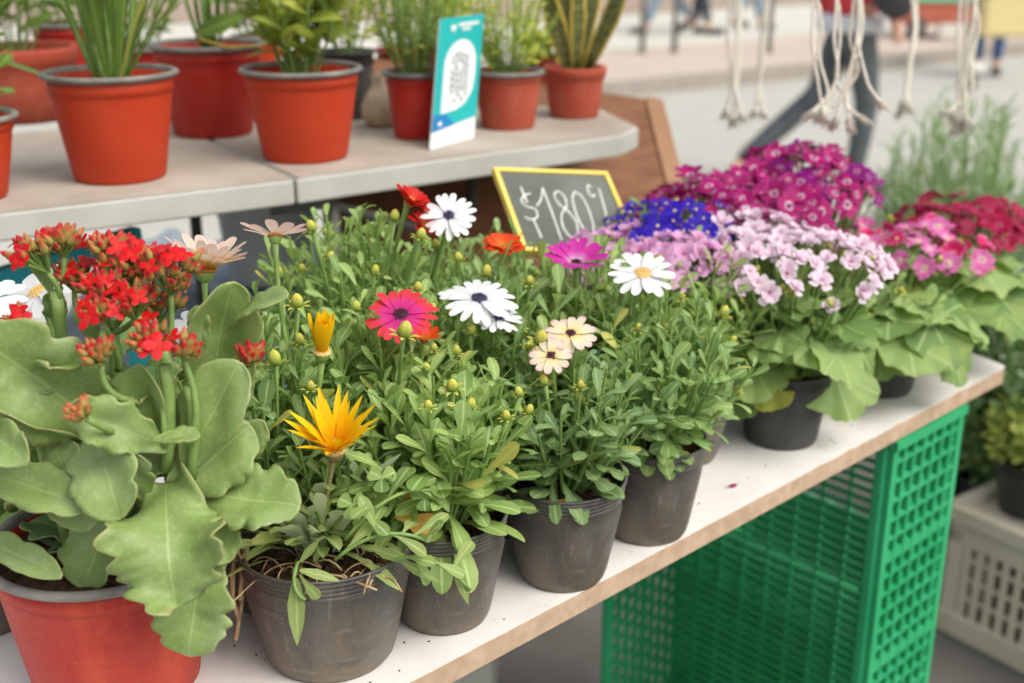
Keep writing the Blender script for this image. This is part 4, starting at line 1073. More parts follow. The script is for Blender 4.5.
for i in range(12):
    an = rng.uniform(0, 6.28); rd = V3(math.cos(an), math.sin(an), 0); e = b1 + rd * rng.uniform(.02, .05) + V3(0, 0, rng.uniform(.09, .16)); tube(ms, arc(b1 + rd * .01, e, rd * .005, 5), .0032, 6)
    blade(ml, e, rd + V3(0, 0, .3), V3(0, 0, 1), .09, .035, LANC, 4, bend=.6, fold=.1)
ml.build('foliage', SG1, g1); ms.build('stem', STEM, g1)
g2, b2, r2 = shelfpot((213, 42), 108, (214, 133), DRPOT, RIMG, 'lip', 'large deep red pot with a drooping leaf over its rim, set back on the shelf')
ml = MB(); blade(ml, PF(196, 34, b2.y - .03), PF(254, 8, b2.y - .05) - PF(196, 34, b2.y - .03), V3(0, -.8, .5), .075, .030, LANC, 4, bend=.2, fold=.1)
for i in range(9):
    an = rng.uniform(0, 6.28); rd = V3(math.cos(an), math.sin(an), 0); q = b2 + rd * .03 + V3(0, 0, rng.uniform(.07, .16))
    blade(ml, q, rd + V3(0, 0, .3), V3(0, 0, 1), .09, .04, LANC, 4, bend=.6, fold=.1)
    tube(ml, arc(b2, q, rd * .01, 4), .003, 5)
ml.build('foliage', SG1, g2)
mb = MB(); tube(mb, [PF(197, 34, b2.y - .03), PF(202, 40, b2.y - .066), PF(225, 47, b2.y - .07), PF(262, 46, b2.y - .06), PF(285, 36, b2.y - .04)], .0022, 6); mb.build('stem', mat_simple('yellow stem', C(170, 150, 70)), g2)
g3, b3, r3 = shelfpot((303, 66), 116, (306, 157), OPOT, RIMG, 'lip', 'orange pot with a leafy yellow green bush, at the joint between the shelf boards')
ml = MB(); ms = MB(); shoots(ml, ms, b3, .075, .17, 16, rng, .05, .026, 9, LANC, flat=.3)
for i in range(10):
    an = rng.uniform(0, 6.28); rd = V3(math.cos(an), math.sin(an), 0); q = b3 + rd * rng.uniform(.02, .05) + V3(0, 0, rng.uniform(.06, .15)); tube(ms, arc(b3, q, rd * .01, 4), .0025, 5)
    lobed(ml, q, rd + V3(0, 0, .2), V3(0, -.3, 1), .035, 5, .08, .1, .05, .4, rng)
ml.build('foliage', SG2, g3); ms.build('stem', STEM, g3)
g7, b7_, r7 = shelfpot((420, 70), 62, (417, 137), DRPOT, RIMD, 'lip', 'bright red pot of ferny olive leaves, partly behind the turquoise card')
g8, b8_, r8 = shelfpot((512, 69), 68, (508, 127), TPOT, RIMG, 'lip', 'orange pot with fine lime green foliage, right of the turquoise card', rbk=.8)
g9, b9_, r9 = shelfpot((576, 66), 62, (574, 116), TPOT, None, 'terra', 'small terracotta pot with an upright snake plant, at the end of the shelf', rbk=.8)
g6, b6_, r6 = shelfpot((396, 48), 44, (400, 100), DRPOT, None, 'lip', 'small dull red pot at the back of the shelf, behind the bright red one')
g5, b5_, r5 = shelfpot((352, 50), 54, (350, 118), BPOT2, None, 'lip', 'dark grey pot hidden behind the middle orange pot')
g4, b4_, r4 = shelfpot((14, 46), 118, (24, 118), TPOT, None, 'terra', 'wide brown terracotta pot in shade at the back left of the shelf', rbk=.85)
g0, b0_, r0 = shelfpot((-40, 114), 116, (-36, 198), OPOT, RIMG, 'lip', 'orange pot cut off by the left side of the photo')
for (g, b, r, mt, H, ll, lw, ns_, nl_) in ((g7, b7_, .07, SG3, .17, .024, .007, 26, 16), (g8, b8_, .07, SG4, .14, .028, .006, 26, 16), (g6, b6_, .05, SG3, .14, .03, .01, 14, 12), (g5, b5_, .06, SG2, .14, .04, .02, 10, 10), (g4, b4_, .09, SG1, .2, .07, .03, 12, 8), (g0, b0_, .07, SG1, .12, .05, .02, 12, 9)):
    ml = MB(); ms = MB(); shoots(ml, ms, b, r, H, ns_, rng, ll, lw, nl_, SPAT, flat=.3); ml.build('foliage', mt, g); ms.build('stem', STEM, g)
SNK, nt, out = newmat('snake plant leaf')
u_, v_ = uvc(nt); nz = noise(nt, 60, 3, stretch=(.6, .6, 3))
c = ramp(nt, nz, [(.4, C(78, 86, 46)), (.6, C(122, 122, 70))])
ed = math_(nt, 'GREATER_THAN', math_(nt, 'ABSOLUTE', math_(nt, 'SUBTRACT', u_, .5)), .38)
princ(nt, out, mix(nt, ed, c, C(200, 176, 80)), .4)
SW = [(0, .45), (.2, .7), (.5, 1), (.8, .8), (.93, .45), (1, .03)]
for (dx, L, w, n, tw, bd) in (((-.30, -.1, 1), .15, .032, (0, -1, .2), .5, -.2), ((.55, -.1, 1), .20, .036, (-.5, -1, .3), .5, -.5), ((.02, -.15, 1), .17, .030, (.4, -1, .1), -.4, .1), ((.2, .1, 1), .19, .03, (-.4, -1, 0), .4, .1), ((-.15, .1, 1), .18, .03, (.4, -1, 0), .6, -.1)):
    mb = MB(); d = V3(*dx); blade(mb, b9_ + d * .004 + V3(d.x * .02, 0, -.003), d, n, L, w, SW, 4, bend=bd, fold=.25, twist=tw); solid(mb.build('leaf', SNK, g9), .0022)
# pale root ball / sack between the red pots
SK = mat_simple('cream cloth', C(196, 180, 156), C(168, 148, 122), 25, .9, .5, bd=.004)
b = P(383, 126, z=SZ); mb = MB(); lathe(mb, [(.018, 0), (.028, .01), (.030, .03), (.022, .05), (.012, .062), (.015, .075), (.0, .078)], b, ns=24, sq=lambda a, h: 1 + .08 * math.sin(5 * a + h * 90))
tag(mb.build('cloth_sack', SK, None, loc=b), 'small cream cloth sack squeezed between red pots on the shelf', 'sack')
# things at the back of the shelf
for i, (px, py, wd, top, mt, lm, lab, H) in enumerate(((70, 92, 60, 22, DRPOT, SG1, 'red pot half hidden behind the front left orange pot', .15), (145, 88, 70, 45, DRPOT, SG3, 'red pot in the back row, seen left of the large deep red one', .17), (262, 84, 50, 34, OPOT, SG3, 'orange pot in the back row between the deep red and middle pots', .16), (450, 92, 50, 40, DRPOT, SG4, 'red pot in the back row behind the turquoise card', .12), (545, 96, 40, 56, TPOT, SG4, 'small brown pot glimpsed between the two terracotta ones', .05))):
    g, b, r = shelfpot((px, top), wd, (px, py), mt, RIMG if i < 3 else None, 'lip', lab)
    ml = MB(); ms = MB(); shoots(ml, ms, b, r * 1.6, H, 14, rng, .045, .018, 9, LANC, flat=.3); ml.build('foliage', lm, g); ms.build('stem', STEM, g)

# turquoise card
TQ = mat_simple('turquoise print', C(20, 168, 166), C(26, 174, 172), 20, .4, 0); TQB = mat_simple('blue print', C(24, 120, 176)); WH = mat_simple('white print', C(226, 228, 226), None, 20, .5, 0); GT = mat_simple('grey print', C(96, 104, 108), None, 20, .6, 0)
c0 = P(430, 150, z=SZ + .001); c1 = P(474, 138, z=SZ + .001); uc = (c1 - c0); wc = uc.length; uc.normalize()
tp = P(440, 19, Z=(c0.y * cp + (CAMH - c0.z) * sp) * .995); vc = tp - c0; vc = vc - uc * vc.dot(uc); hc = vc.length; vc.normalize(); nc_ = uc.cross(vc)
if nc_.y > 0: nc_ = -nc_
shx = (tp - c0).dot(uc)
kd = thing('leaflet_card', c0 + uc * wc / 2, 'tall turquoise printed card with a white arched panel, leaning at the shelf front', 'card')
cc = lambda x, y, k=0: c0 + uc * (x * wc + shx * y) + vc * (y * hc) + nc_ * k
def cardpoly(pts, k, mt, nm, par, th=.0006):
    mb = MB(); n = len(pts); V = [tuple(cc(x, y, k)) for x, y in pts] + [tuple(cc(x, y, k - th)) for x, y in pts]
    mb.add(V, [tuple(range(n)), tuple(range(2 * n - 1, n - 1, -1))] + [(i, (i + 1) % n, n + (i + 1) % n, n + i) for i in range(n)]); return mb.build(nm, mt, par, smooth=False)
card = cardpoly([(0, 0), (1, 0), (1, 1), (0, 1)], 0, WH, 'card', kd, .0014)
cardpoly([(.0, .13), (1, .18), (1, 1), (0, 1)], .0006, TQ, 'print', kd, .0004)
cardpoly([(.0, .13), (.5, .155), (.28, .25), (.0, .26)], .0010, TQB, 'blue_corner', kd, .0003)
arch = [(.16, .26)] + [(.52 + .36 * math.cos(t), .62 + .20 * math.sin(t)) for t in [R(x) for x in range(180, -1, -15)]] + [(.88, .5), (.84, .40), (.7, .31), (.5, .27)]
cardpoly(arch, .0012, WH, 'panel', kd, .0004)
mb = MB(); rg = random.Random(8)
for col in range(5):
    y = .33
    while y < .72:
        ln = rg.uniform(.02, .05)
        if rg.random() < (.9 if 0 < col < 4 else .6):
            x = .32 + col * .085; V = [cc(x, y, .0016), cc(x + .045, y, .0016), cc(x + .045, y + ln, .0016), cc(x, y + ln, .0016)]
            mb.add([tuple(q) for q in V], [(0, 1, 2, 3)])
        y += ln + .012
mb.build('small_print', GT, kd, smooth=False)
mb = MB()
for (x0, x1, y0, y1) in ((.25, .36, .905, .94), (.29, .33, .885, .91), (.42, .88, .925, .95), (.5, .7, .89, .91), (.62, .9, .045, .075), (.12, .2, .17, .2)):
    V = [cc(x0, y0, .0013), cc(x1, y0, .0013), cc(x1, y1, .0013), cc(x0, y1, .0013)]; mb.add([tuple(q) for q in V], [(0, 1, 2, 3)], m=0)
mb.build('logo', WH, kd, smooth=False)

# ------------------------------------------------------------ green crate under the board
rng = random.Random(9)
GRN = mat_simple('green crate plastic', C(38, 158, 98), C(60, 174, 118), 9, .45, .08)
GRD_ = mat_simple('deep green crate plastic', C(46, 158, 96), C(60, 172, 112), 9, .5, .08)
ztop = TZ - .03; ca0 = P(914, 450, z=ztop); CAa = (ca0 - F0).dot(tt); W_, D_, H_ = .425, .158, .62
zb = ztop - H_
CB0 = lambda a, b, z: T(CAa + a, .012 + b, z)
GC = thing('green_crate', CB0(D_ / 2, W_ / 2, zb), 'bright green slatted plastic crate standing on end under the corner of the white board', 'crate')
# ribbed outer face parallel to the board edge, seen from the right
mb = MB(); t_ = .0035
fz = lambda a, z, k=0: CB0(a, k, z)
for i in range(8): 
    a = D_ * i / 7; bar(mb, fz(a, zb), fz(a, ztop), .0045 if i % 7 else .012, .018, up=nn_)
nz_ = 24
for j in range(nz_ + 1):
    z = zb + H_ * j / nz_; bar(mb, fz(0, z), fz(D_, z), .0045 if j % 6 else .014, .0165, up=nn_)
for i in range(7):
    for j in range(nz_):
        a0, a1 = D_ * i / 7, D_ * (i + 1) / 7; z0, z1 = zb + H_ * j / nz_, zb + H_ * (j + 1) / nz_
        if rng.random() < .82:
            if (i + j) % 2: bar(mb, fz(a0, z0, .003), fz(a1, z1, .003), .004, .012, up=nn_)
            else: bar(mb, fz(a0, z1, .003), fz(a1, z0, .003), .004, .012, up=nn_)
mb.build('ribbed_side', GRN, GC, smooth=False)
mb = MB(); 
for j in range(13):
    z = zb + H_ * (j + .5) / 13; obox(mb, CB0(D_ / 2, .016, z), tt * D_ / 2, nn_ * .001, V3(0, 0, H_ / 26 * .62))
mb.build('inner_skin', GRD_, GC, smooth=False)
# front post and top rail
mb = MB(); bar(mb, CB0(-.004, .006, zb), CB0(-.004, .006, ztop + .006), .014, .012, up=tt); bevel(mb.build('corner_post', GRN, GC, smooth=False), .003); mb = MB(); bar(mb, CB0(-.006, W_, zb), CB0(-.006, W_, ztop + .004), .014, .014, up=tt)
bevel(mb.build('corner_post', GRN, GC, smooth=False), .003)
mb = MB(); bar(mb, CB0(-.008, -.004, ztop), CB0(D_ + .004, -.004, ztop), .02, .012); bar(mb, CB0(D_ + .0, .0, zb), CB0(D_ + .0, .0, ztop), .012, .02, up=tt)
for i in range(22): a = D_ * (i + .5) / 22; bar(mb, CB0(a, .006, ztop + .002), CB0(a, .03, ztop + .002), .0035, .01)
bar(mb, CB0(0, .032, ztop), CB0(D_, .032, ztop), .006, .01)
mb.build('rim', GRN, GC, smooth=False)
# slatted bottom (the far wall as it stands)
mb = MB(); n = 42
for j in range(n):
    z = zb + H_ * (j + .5) / n; bar(mb, CB0(D_, .01, z), CB0(D_, W_, z), .0036, .0062)
for i in range(11):
    b = .01 + (W_ - .01) * i / 10; bar(mb, CB0(D_ + .003, b, zb), CB0(D_ + .003, b, ztop), .0035, .006, up=tt)
mb.build('slatted_base', GRD_, GC, smooth=False)
# perforated rear side
mb = MB()
for i in range(9):
    a = D_ * i / 8; bar(mb, CB0(a, W_, zb), CB0(a, W_, ztop), .012 if i % 4 == 0 else .009, .005, up=nn_)
for j in range(25):
    z = zb + H_ * j / 24
    for i in range(8): bar(mb, CB0(D_ * i / 8, W_, z + (.012 if i % 2 else 0)), CB0(D_ * (i + 1) / 8, W_, z + (.012 if i % 2 else 0)), .009, .004)
mb.build('perforated_side', GRD_, GC, smooth=False)
mb = MB()
for i in range(12): bar(mb, CB0(0, .03 + (W_ - .05) * i / 11, ztop - .004), CB0(D_, .03 + (W_ - .05) * i / 11, ztop - .004), .006, .004)
mb.build('lattice_end', GRD_, GC, smooth=False)
mb = MB(); obox(mb, CB0(D_ / 2, W_ / 2, zb + .004), tt * D_ / 2, nn_ * (W_ / 2 - .004), V3(0, 0, .002)); mb.build('end_wall', GRD_, GC, smooth=False)
# the crate it stands on
def simple_crate(a0, a1, b0, b1, z0, z1, label, mt, nv=10, grp=None, open_top=True):
    g = thing('green_crate' if mt is GRD_ else 'crate', CB0((a0 + a1) / 2, (b0 + b1) / 2, z0), label, 'crate')
    for nm, (p, q) in (('side', ((a0, b0), (a1, b0))), ('side', ((a0, b1), (a1, b1))), ('side', ((a0, b0), (a0, b1))), ('side', ((a1, b0), (a1, b1)))):
        mb = MB(); P0 = CB0(p[0], p[1], 0); P1 = CB0(q[0], q[1], 0); L = (P1 - P0); nrm = V3(-L.y, L.x, 0).normalized()
        for j in range(nv): z = z0 + (z1 - z0) * (j + .5) / nv; bar(mb, P0 + V3(0, 0, z), P1 + V3(0, 0, z), .005, (z1 - z0) / nv * (.8 if nv > 20 else .55))
        k = max(3, int(L.length / .035))
        for i in range(k + 1): c = P0 + L * i / k; bar(mb, c + V3(0, 0, z0), c + V3(0, 0, z1), .007, .007, up=nrm)
        mb.build(nm, mt, g, smooth=False)
    mb = MB(); obox(mb, CB0((a0 + a1) / 2, (b0 + b1) / 2, z0 + .003), tt * (a1 - a0) / 2, nn_ * (b1 - b0) / 2, V3(0, 0, .003)); mb.build('bottom', mt, g, smooth=False)
    return g
simple_crate(.0, D_ + .02, 0, W_, .004, zb - .004, 'lower green crate carrying the upended one, below the frame', GRD_, 10)
simple_crate(D_ + .035, D_ + .24, .12, W_ + .02, .006, zb + .29, 'second green crate seen through the slats of the upended one', GRD_, 28)

# ------------------------------------------------------------ beige crate and plants on the ground at the right
BG = mat_simple('cream crate plastic', C(206, 194, 170), C(220, 210, 190), 9, .55, .08)
e0 = P(938, 628, z=0); e1 = P(1030, 676, z=0); ed_ = (e1 - e0).normalized(); en = V3(-ed_.y, ed_.x, 0)
if en.y < 0: en = -en
bz = .30; BC = thing('cream_crate', e0 + ed_ * .25 + en * .17, 'cream plastic crate with slotted sides on the ground beyond the green one', 'crate')
def cw(p, q, nm):
    mb = MB(); L = q - p; n_ = V3(-L.y, L.x, 0).normalized(); l = L.length; m_ = p + L / 2
    bar(mb, p + V3(0, 0, .03), q + V3(0, 0, .03), .02, .05); bar(mb, p + V3(0, 0, .285), q + V3(0, 0, .285), .03, .03); bar(mb, p + V3(0, 0, .245), q + V3(0, 0, .245), .012, .05)
    for x in (0, 1): c = p + L * (.035 + .93 * x); bar(mb, c + V3(0, 0, .05), c + V3(0, 0, .25), .012, l * .07, up=L.normalized())
    k = 15
    for i in range(k): c = p + L * (.09 + .82 * i / (k - 1)); bar(mb, c + V3(0, 0, .05), c + V3(0, 0, .23), .010, l * .82 / k * .5, up=L.normalized())
    for z in (.10, .145, .19): bar(mb, p + L * .08 + V3(0, 0, z), q - L * .08 + V3(0, 0, z), .008, .008)
    mb.build(nm, BG, BC, smooth=False)
cw(e0, e0 + ed_ * .5, 'side'); cw(e0 + en * .34, e0 + en * .34 + ed_ * .5, 'side'); cw(e0 + en * .01, e0 + en * .33, 'end'); cw(e0 + en * .01 + ed_ * .5, e0 + en * .33 + ed_ * .5, 'end')
mb = MB(); obox(mb, e0 + ed_ * .25 + en * .17 + V3(0, 0, .28), ed_ * .24, en * .16, V3(0, 0, .004)); mb.build('tray', BG, BC, smooth=False)
SIL = mat_leaf('silvery green leaf', [C(128, 156, 116), C(160, 180, 142), C(110, 142, 96)], C(180, 196, 160), rough=.6)
YG = mat_leaf('yellow green leaf', [C(176, 184, 70), C(200, 200, 96), C(130, 160, 60)], C(200, 210, 120), rough=.5)
MG = mat_leaf('mid green leaf', [C(92, 130, 74), C(124, 156, 96), C(104, 142, 84)], C(160, 186, 124), rough=.5)
def gplant(base, label, rt, h, H, R_, ns, lm, LL, LW, nl, name='bushy_plant', seed=0, prof=SPAT, flat=.3):
    rg = random.Random(seed); g = thing(name, base, label, 'potted plant')
    _, zs = make_pot(g, rt, rt * .75, h, BPOT2, None, 'lip', .9, rg); b = base + V3(0, 0, zs)
    ml = MB(); ms = MB(); shoots(ml, ms, b, R_, H, ns, rg, LL, LW, nl, prof, flat=flat, t0=.15); ml.build('foliage', lm, g); ms.build('stem', STEM, g)
zc = .285
gplant(e0 + ed_ * .09 + en * .12 + V3(0, 0, zc), 'low yellow green plant in a black pot on the cream crate', .075, .12, .12, .12, 26, YG, .05, .022, 12, seed=61)
gplant(e0 + ed_ * .27 + en * .12 + V3(0, 0, zc), 'dark potted mid green plant on the cream crate at the photo edge', .08, .16, .22, .15, 34, MG, .055, .024, 13, seed=62)
q = P(952, 300, Z=2.75); gplant(V3(q.x, q.y, 0), 'tall silvery grassy plant rising behind the crimson flowers', .13, .28, .78, .27, 230, SIL, .085, .010, 30, 'grassy_plant', 63, LANC, .32)
q = P(1010, 380, Z=2.75); gplant(V3(q.x, q.y - .1, 0), 'leafy green bush behind the cream crate under the silvery grass', .12, .25, .42, .26, 70, MG, .06, .026, 15, seed=64)
q = P(1040, 270, Z=2.6); gplant(V3(q.x, q.y - .1, 0), 'blue green bush at the right border of the photo', .12, .25, .60, .22, 70, SIL, .06, .022, 15, seed=65)

# ------------------------------------------------------------ behind and below the shelf
WD = mat_simple('brown stained wood', C(104, 66, 42), C(132, 88, 58), 12, .65, .2, .3, 6, stretch=(1, 1, 6))
WDL = mat_simple('lighter wood edge', C(140, 102, 72), C(154, 116, 84), 14, .65, .2)
Fw = 1.86
q0, q1, q2, q3 = P(474, 172, Z=1.85), P(652, 100, Z=2.08), P(676, 196, Z=1.98), P(500, 262, Z=1.76)
gw = thing('wooden_board_stand', (q2 + q3) / 2 - V3(0, 0, .3), 'brown wooden folding board leaning behind the price sign beyond the shelf end', 'board')
tl_, tr_ = P(590, 100, Z=2.02), q1
def poly3(pts, nrm, th, mt, nm, par):
    mb = MB(); n = len(pts); nrm = V3(*nrm).normalized(); V = [tuple(p) for p in pts] + [tuple(p + nrm * th) for p in pts]
    mb.add(V, [tuple(range(n)), tuple(range(2 * n - 1, n - 1, -1))] + [(i, (i + 1) % n, n + (i + 1) % n, n + i) for i in range(n)]); o = mb.build(nm, mt, par, smooth=False); return bevel(o, .002)
dn = (q2 - q1).normalized(); lf = (P(474, 172, Z=1.85) - q1); lf = (lf - dn * lf.dot(dn)).normalized(); nw = lf.cross(dn)
if nw.y < 0: nw = -nw
Lw, Hw = .56, .40
for k in range(4):
    a = q1 + dn * (Hw * k / 4 + .002) ; b = q1 + dn * (Hw * (k + 1) / 4 - .002)
    poly3([a - lf * 0, a + lf * Lw, b + lf * Lw, b], nw, .014, WD, 'plank', gw)
poly3([q1 - lf * .018 - nw * .004, q1 + lf * .012 - nw * .004, q1 + dn * Hw + lf * .012 - nw * .004, q1 + dn * Hw - lf * .018 - nw * .004], nw, .026, WDL, 'edge_batten', gw)
poly3([q1 + lf * Lw - nw * .004, q1 + lf * (Lw + .03) - nw * .004, q1 + dn * Hw + lf * (Lw + .03) - nw * .004, q1 + dn * Hw + lf * Lw - nw * .004], nw, .026, WD, 'edge_batten', gw)
mb = MB(); e1_ = q1 + dn * Hw; e2_ = e1_ + lf * Lw
for e_ in (e1_, e2_):
    mb = MB(); bar(mb, e_ + nw * .02 + V3(0, 0, .03), V3(e_.x - (.0 if e_ is e1_ else .05), e_.y, 0), .03, .02, up=(0, 1, 0)); mb.build('leg', WD, gw, smooth=False)

TEAL = mat_simple('teal painted steel', C(30, 132, 142), C(44, 146, 152), 20, .5, .05)
tz_ = SZ - .07
fr_ = thing('teal_trestle', P(60, 262, z=.6), 'teal painted steel trestle under the left end of the shelf', 'trestle')
a = PF(6, 280, 1.30); b = PF(138, 238, 1.45)
mb = MB(); bar(mb, a + (a - b) * .6, b, .02, .03); bevel(mb.build('top_rail', TEAL, fr_, smooth=False), .002)
for q in (PF(10, 285, 1.302), b - V3(.01, 0, .01)):
    mb = MB(); bar(mb, q, V3(q.x - .02, q.y, 0), .028, .022, up=(1, 0, 0)); mb.build('leg', TEAL, fr_, smooth=False)
# tarp heap, buckets and boxes beyond
TP, nt, out = newmat('blue grey woven tarp')
nz = noise(nt, 9, 5, dist=1.); c = ramp(nt, nz, [(.3, C(126, 146, 164)), (.7, C(176, 188, 196))])
princ(nt, out, c, .55, bump(nt, noise(nt, 6, 6, dist=2), 1., .03), .5)
c0_ = P(290, 275, Z=1.95); mb = MB(); n = 34; V = []; F = []
for i in range(n + 1):
    for j in range(n + 1):
        x = (i / n - .5) * .72; y = (j / n - .5) * .5; r = max(abs(x) / .36, abs(y) / .25)
        z = .0 + .012 * math.sin(x * 60 + y * 18 + math.sin(y * 30)) + .010 * math.sin(y * 75 - x * 20) + .006 * rng.random() - (max(0, r - .86) / .14) ** 1.5 * .5
        V.append((c0_.x + x + .04 * max(0, r - .86) * x, c0_.y + y, c0_.z + z))
for i in range(n):
    for j in range(n): k = i * (n + 1) + j; F.append((k, k + n + 1, k + n + 2, k + 1))
mb.add(V, F); o = mb.build('tarp_heap', TP, None, loc=(c0_.x, c0_.y, c0_.z - .4)); solid(o, .003); tag(o, 'crumpled blue grey tarp thrown over a low stack behind the peach daisy', 'tarp')
mb = MB(); obox(mb, (c0_.x, c0_.y, (c0_.z - .03) / 2), (.33, 0, 0), (0, .22, 0), (0, 0, (c0_.z - .03) / 2)); o = mb.build('storage_box', SHE, None, loc=(c0_.x, c0_.y, 0), smooth=False); bevel(o, .01)
mb = MB(); obox(mb, (c0_.x, c0_.y, c0_.z - .10), (.337, 0, 0), (0, .227, 0), (0, 0, .02)); bevel(mb.build('lid', SHE, o, smooth=False), .006); tag(o, 'pale storage box under the blue grey tarp', 'box')
BK = mat_simple('blue grey plastic', C(204, 208, 208), C(212, 214, 214), 10, .5, .05); BK2 = mat_simple('slate plastic', C(90, 98, 102), C(106, 112, 116), 10, .5, .05); WB_ = mat_simple('white plastic', C(206, 204, 194), C(214, 210, 200), 10, .5, .05)
def bucket(px, py, Z, rt, h, mt, label, name='bucket', rb=.8, zb_=None):
    t = P(px, py, Z=Z); z0 = (t.z - h) if zb_ is None else zb_; h = t.z - z0
    g = thing(name, (t.x, t.y, z0), label, name.replace('_', ' '))
    mb = MB(); lathe(mb, [(rt * rb * .95, 0), (rt * rb, .004), (rt * .985, h * .93), (rt * 1.05, h * .935), (rt * 1.05, h), (rt * .96, h), (rt * .94, h * .93), (rt * rb * .92, .01)], g.location, ns=40); lathe(mb, [(0, .012), (rt * rb * .92, .01)], g.location, ns=40); mb.build('body', mt, g)
    mb = MB(); c = Vector(g.location) + V3(0, 0, h * .93); tube(mb, [c + V3(math.cos(t_) * rt * 1.05, -abs(math.sin(t_)) * rt * .3 - rt * .2 * math.sin(t_), -abs(math.sin(t_)) * rt * .8) for t_ in [math.pi * k / 10 for k in range(11)]], .003, 6); mb.build('handle', MET, g)
    return g
bucket(264, 182, 1.82, .078, .3, BK, 'round blue grey bucket under the middle of the shelf', zb_=c0_.z + .02)
bucket(372, 172, 2.15, .075, .3, BK2, 'slate bucket in the shade behind the shelf brace', zb_=0)
bucket(462, 172, 2.3, .10, .3, BK2, 'dark bucket of cut stems left of the wooden board', zb_=0)
bucket(410, 168, 2.6, .09, .5, WB_, 'tall white plastic bucket seen above the red orange daisy', zb_=0)

# ------------------------------------------------------------ macrame fringes
ROPE = mat_simple('cream cotton cord', C(240, 234, 218), C(226, 216, 198), 300, .9, .6, bd=.002)
def fringe(cords, Z, label, frays=True, seed=0, ztop=1.62):
    rg = random.Random(seed); top = P(cords[0][0], 0, Z=Z)
    xs = [P(c[0], 0, Z=Z).x for c in cords]; g = thing('macrame_hanging', ((min(xs) + max(xs)) / 2, top.y, ztop), label, 'hanging')
    mb = MB(); tube(mb, [V3(min(xs) - .03, top.y, ztop), V3(max(xs) + .03, top.y, ztop)], .006, 10); mb.build('dowel', WDL, g)
    for cd in cords:
        y0 = top.y + rg.uniform(-.006, .006); pts = []
        path = [(cd[0], -60), (cd[0], -25), ((cd[0] + cd[1][0]) / 2, 8)] + [(x + .0, y) for x, y in cd[1:] if y > 25]
        for (px, py) in path:
            q = PF(px, py, y0); pts.append(q)
        pts = [V3(pts[0].x, y0, ztop)] + pts[1:] if True else pts
        q = []
        for i in range(len(pts) - 1):
            p0 = pts[max(0, i - 1)]; p1 = pts[i]; p2 = pts[i + 1]; p3 = pts[min(len(pts) - 1, i + 2)]
            for k in range(5):
                t = k / 5; q.append(.5 * ((2 * p1) + (p2 - p0) * t + (2 * p0 - 5 * p1 + 4 * p2 - p3) * t * t + (3 * p1 - p0 - 3 * p2 + p3) * t ** 3))
        q.append(pts[-1]); r = .0020 * Z / 1.5
        ms = MB()
        wob = [rg.uniform(.85, 1.15) for _ in q]; n_q = len(q)
        tube(ms, q, [r * wob[i] * (1 + .12 * max(0, (i - n_q + 5) / 5)) for i in range(n_q)], 7)
        e = q[-1]; d = (q[-1] - q[-2]).normalized()
        for s in range(60):
            j = rdir(rg); j.z *= .2; tube(ms, [e - d * .004 + j * r * .9, e + d * .008 + j * r * 1.1, e + d * rg.uniform(.014, .030) + j * r * 3.4 + rdir(rg) * .0022], .00032 * Z, 4)
        ms.build('cord', ROPE, g)
fringe([(815, (812, 40), (816, 70), (820, 96), (822, 106)), (818, (822, 30), (820, 60), (828, 92), (820, 104)), (838, (834, 40), (838, 70), (832, 90), (826, 104)), (838, (840, 40), (836, 80), (845, 98), (832, 108)),
        (860, (858, 30), (850, 70), (842, 96), (838, 110)), (856, (850, 40), (858, 70), (846, 92), (848, 112)), (862, (862, 30), (856, 60), (846, 100), (852, 110)), (858, (858, 40), (862, 62), (868, 84), (874, 94))], 1.5, 'cream macrame fringe hanging in front of the walking legs', seed=1)
fringe([(730, (728, 40), (732, 80), (728, 104)), (736, (738, 40), (734, 80), (740, 108)), (742, (740, 50), (736, 90), (734, 112)), (766, (762, 30), (758, 70), (762, 105)), (770, (766, 40), (760, 80), (756, 104))], 2.05, 'leftmost blurred macrame fringe with thin cords', seed=2)
fringe([(912, (914, 30), (908, 70), (905, 95)), (916, (916, 40), (906, 80), (908, 100)), (918, (913, 50), (907, 90), (903, 104))], 2.1, 'narrow macrame fringe hanging right of the black bag', seed=3)
fringe([(962, (958, 40), (960, 80), (956, 108)), (966, (966, 40), (958, 80), (962, 118)), (970, (964, 40), (962, 90), (960, 112)), (976, (972, 40), (964, 80), (966, 112)), (974, (978, 30), (966, 90), (958, 120)), (980, (970, 50), (972, 90), (956, 106))], 1.9, 'rightmost thick macrame fringe near the yellow bag', seed=4)

# ------------------------------------------------------------ people
def skin(name, mat, parent, verts, edges, radii, sub=2):
    off = parent.location if parent is not None else V3(0, 0, 0)
    me = bpy.data.meshes.new(name); me.from_pydata([tuple(Vector(v) - off) for v in verts], edges, [])
    o = bpy.data.objects.new(name, me); COL.objects.link(o)
    if parent is not None: o.parent = parent
    me.materials.append(mat)
    md = o.modifiers.new('skin', 'SKIN'); md.use_smooth_shade = True
    if not me.skin_vertices: 
        me.attributes  # layer is made with the modifier on evaluation
    sv = me.skin_vertices
    if len(sv) == 0:
        import bmesh
        bm = bmesh.new(); bm.from_mesh(me); L = bm.verts.layers.skin.verify(); 
        bm.verts.ensure_lookup_table()
        for i, v in enumerate(bm.verts): v[L].radius = (radii[i], radii[i]); v[L].use_root = (i == 0)
        bm.to_mesh(me); bm.free()
    else:
        for i, d in enumerate(sv[0].data): d.radius = (radii[i], radii[i]); d.use_root = (i == 0)
    s = o.modifiers.new('sub', 'SUBSURF'); s.levels = sub; s.render_levels = sub
    return o
SKINM = mat_simple('skin', C(206, 160, 134), C(214, 170, 144), 10, .5, .02)
HAIR = mat_simple('dark hair', C(50, 38, 30), C(70, 54, 42), 60, .6, .2)
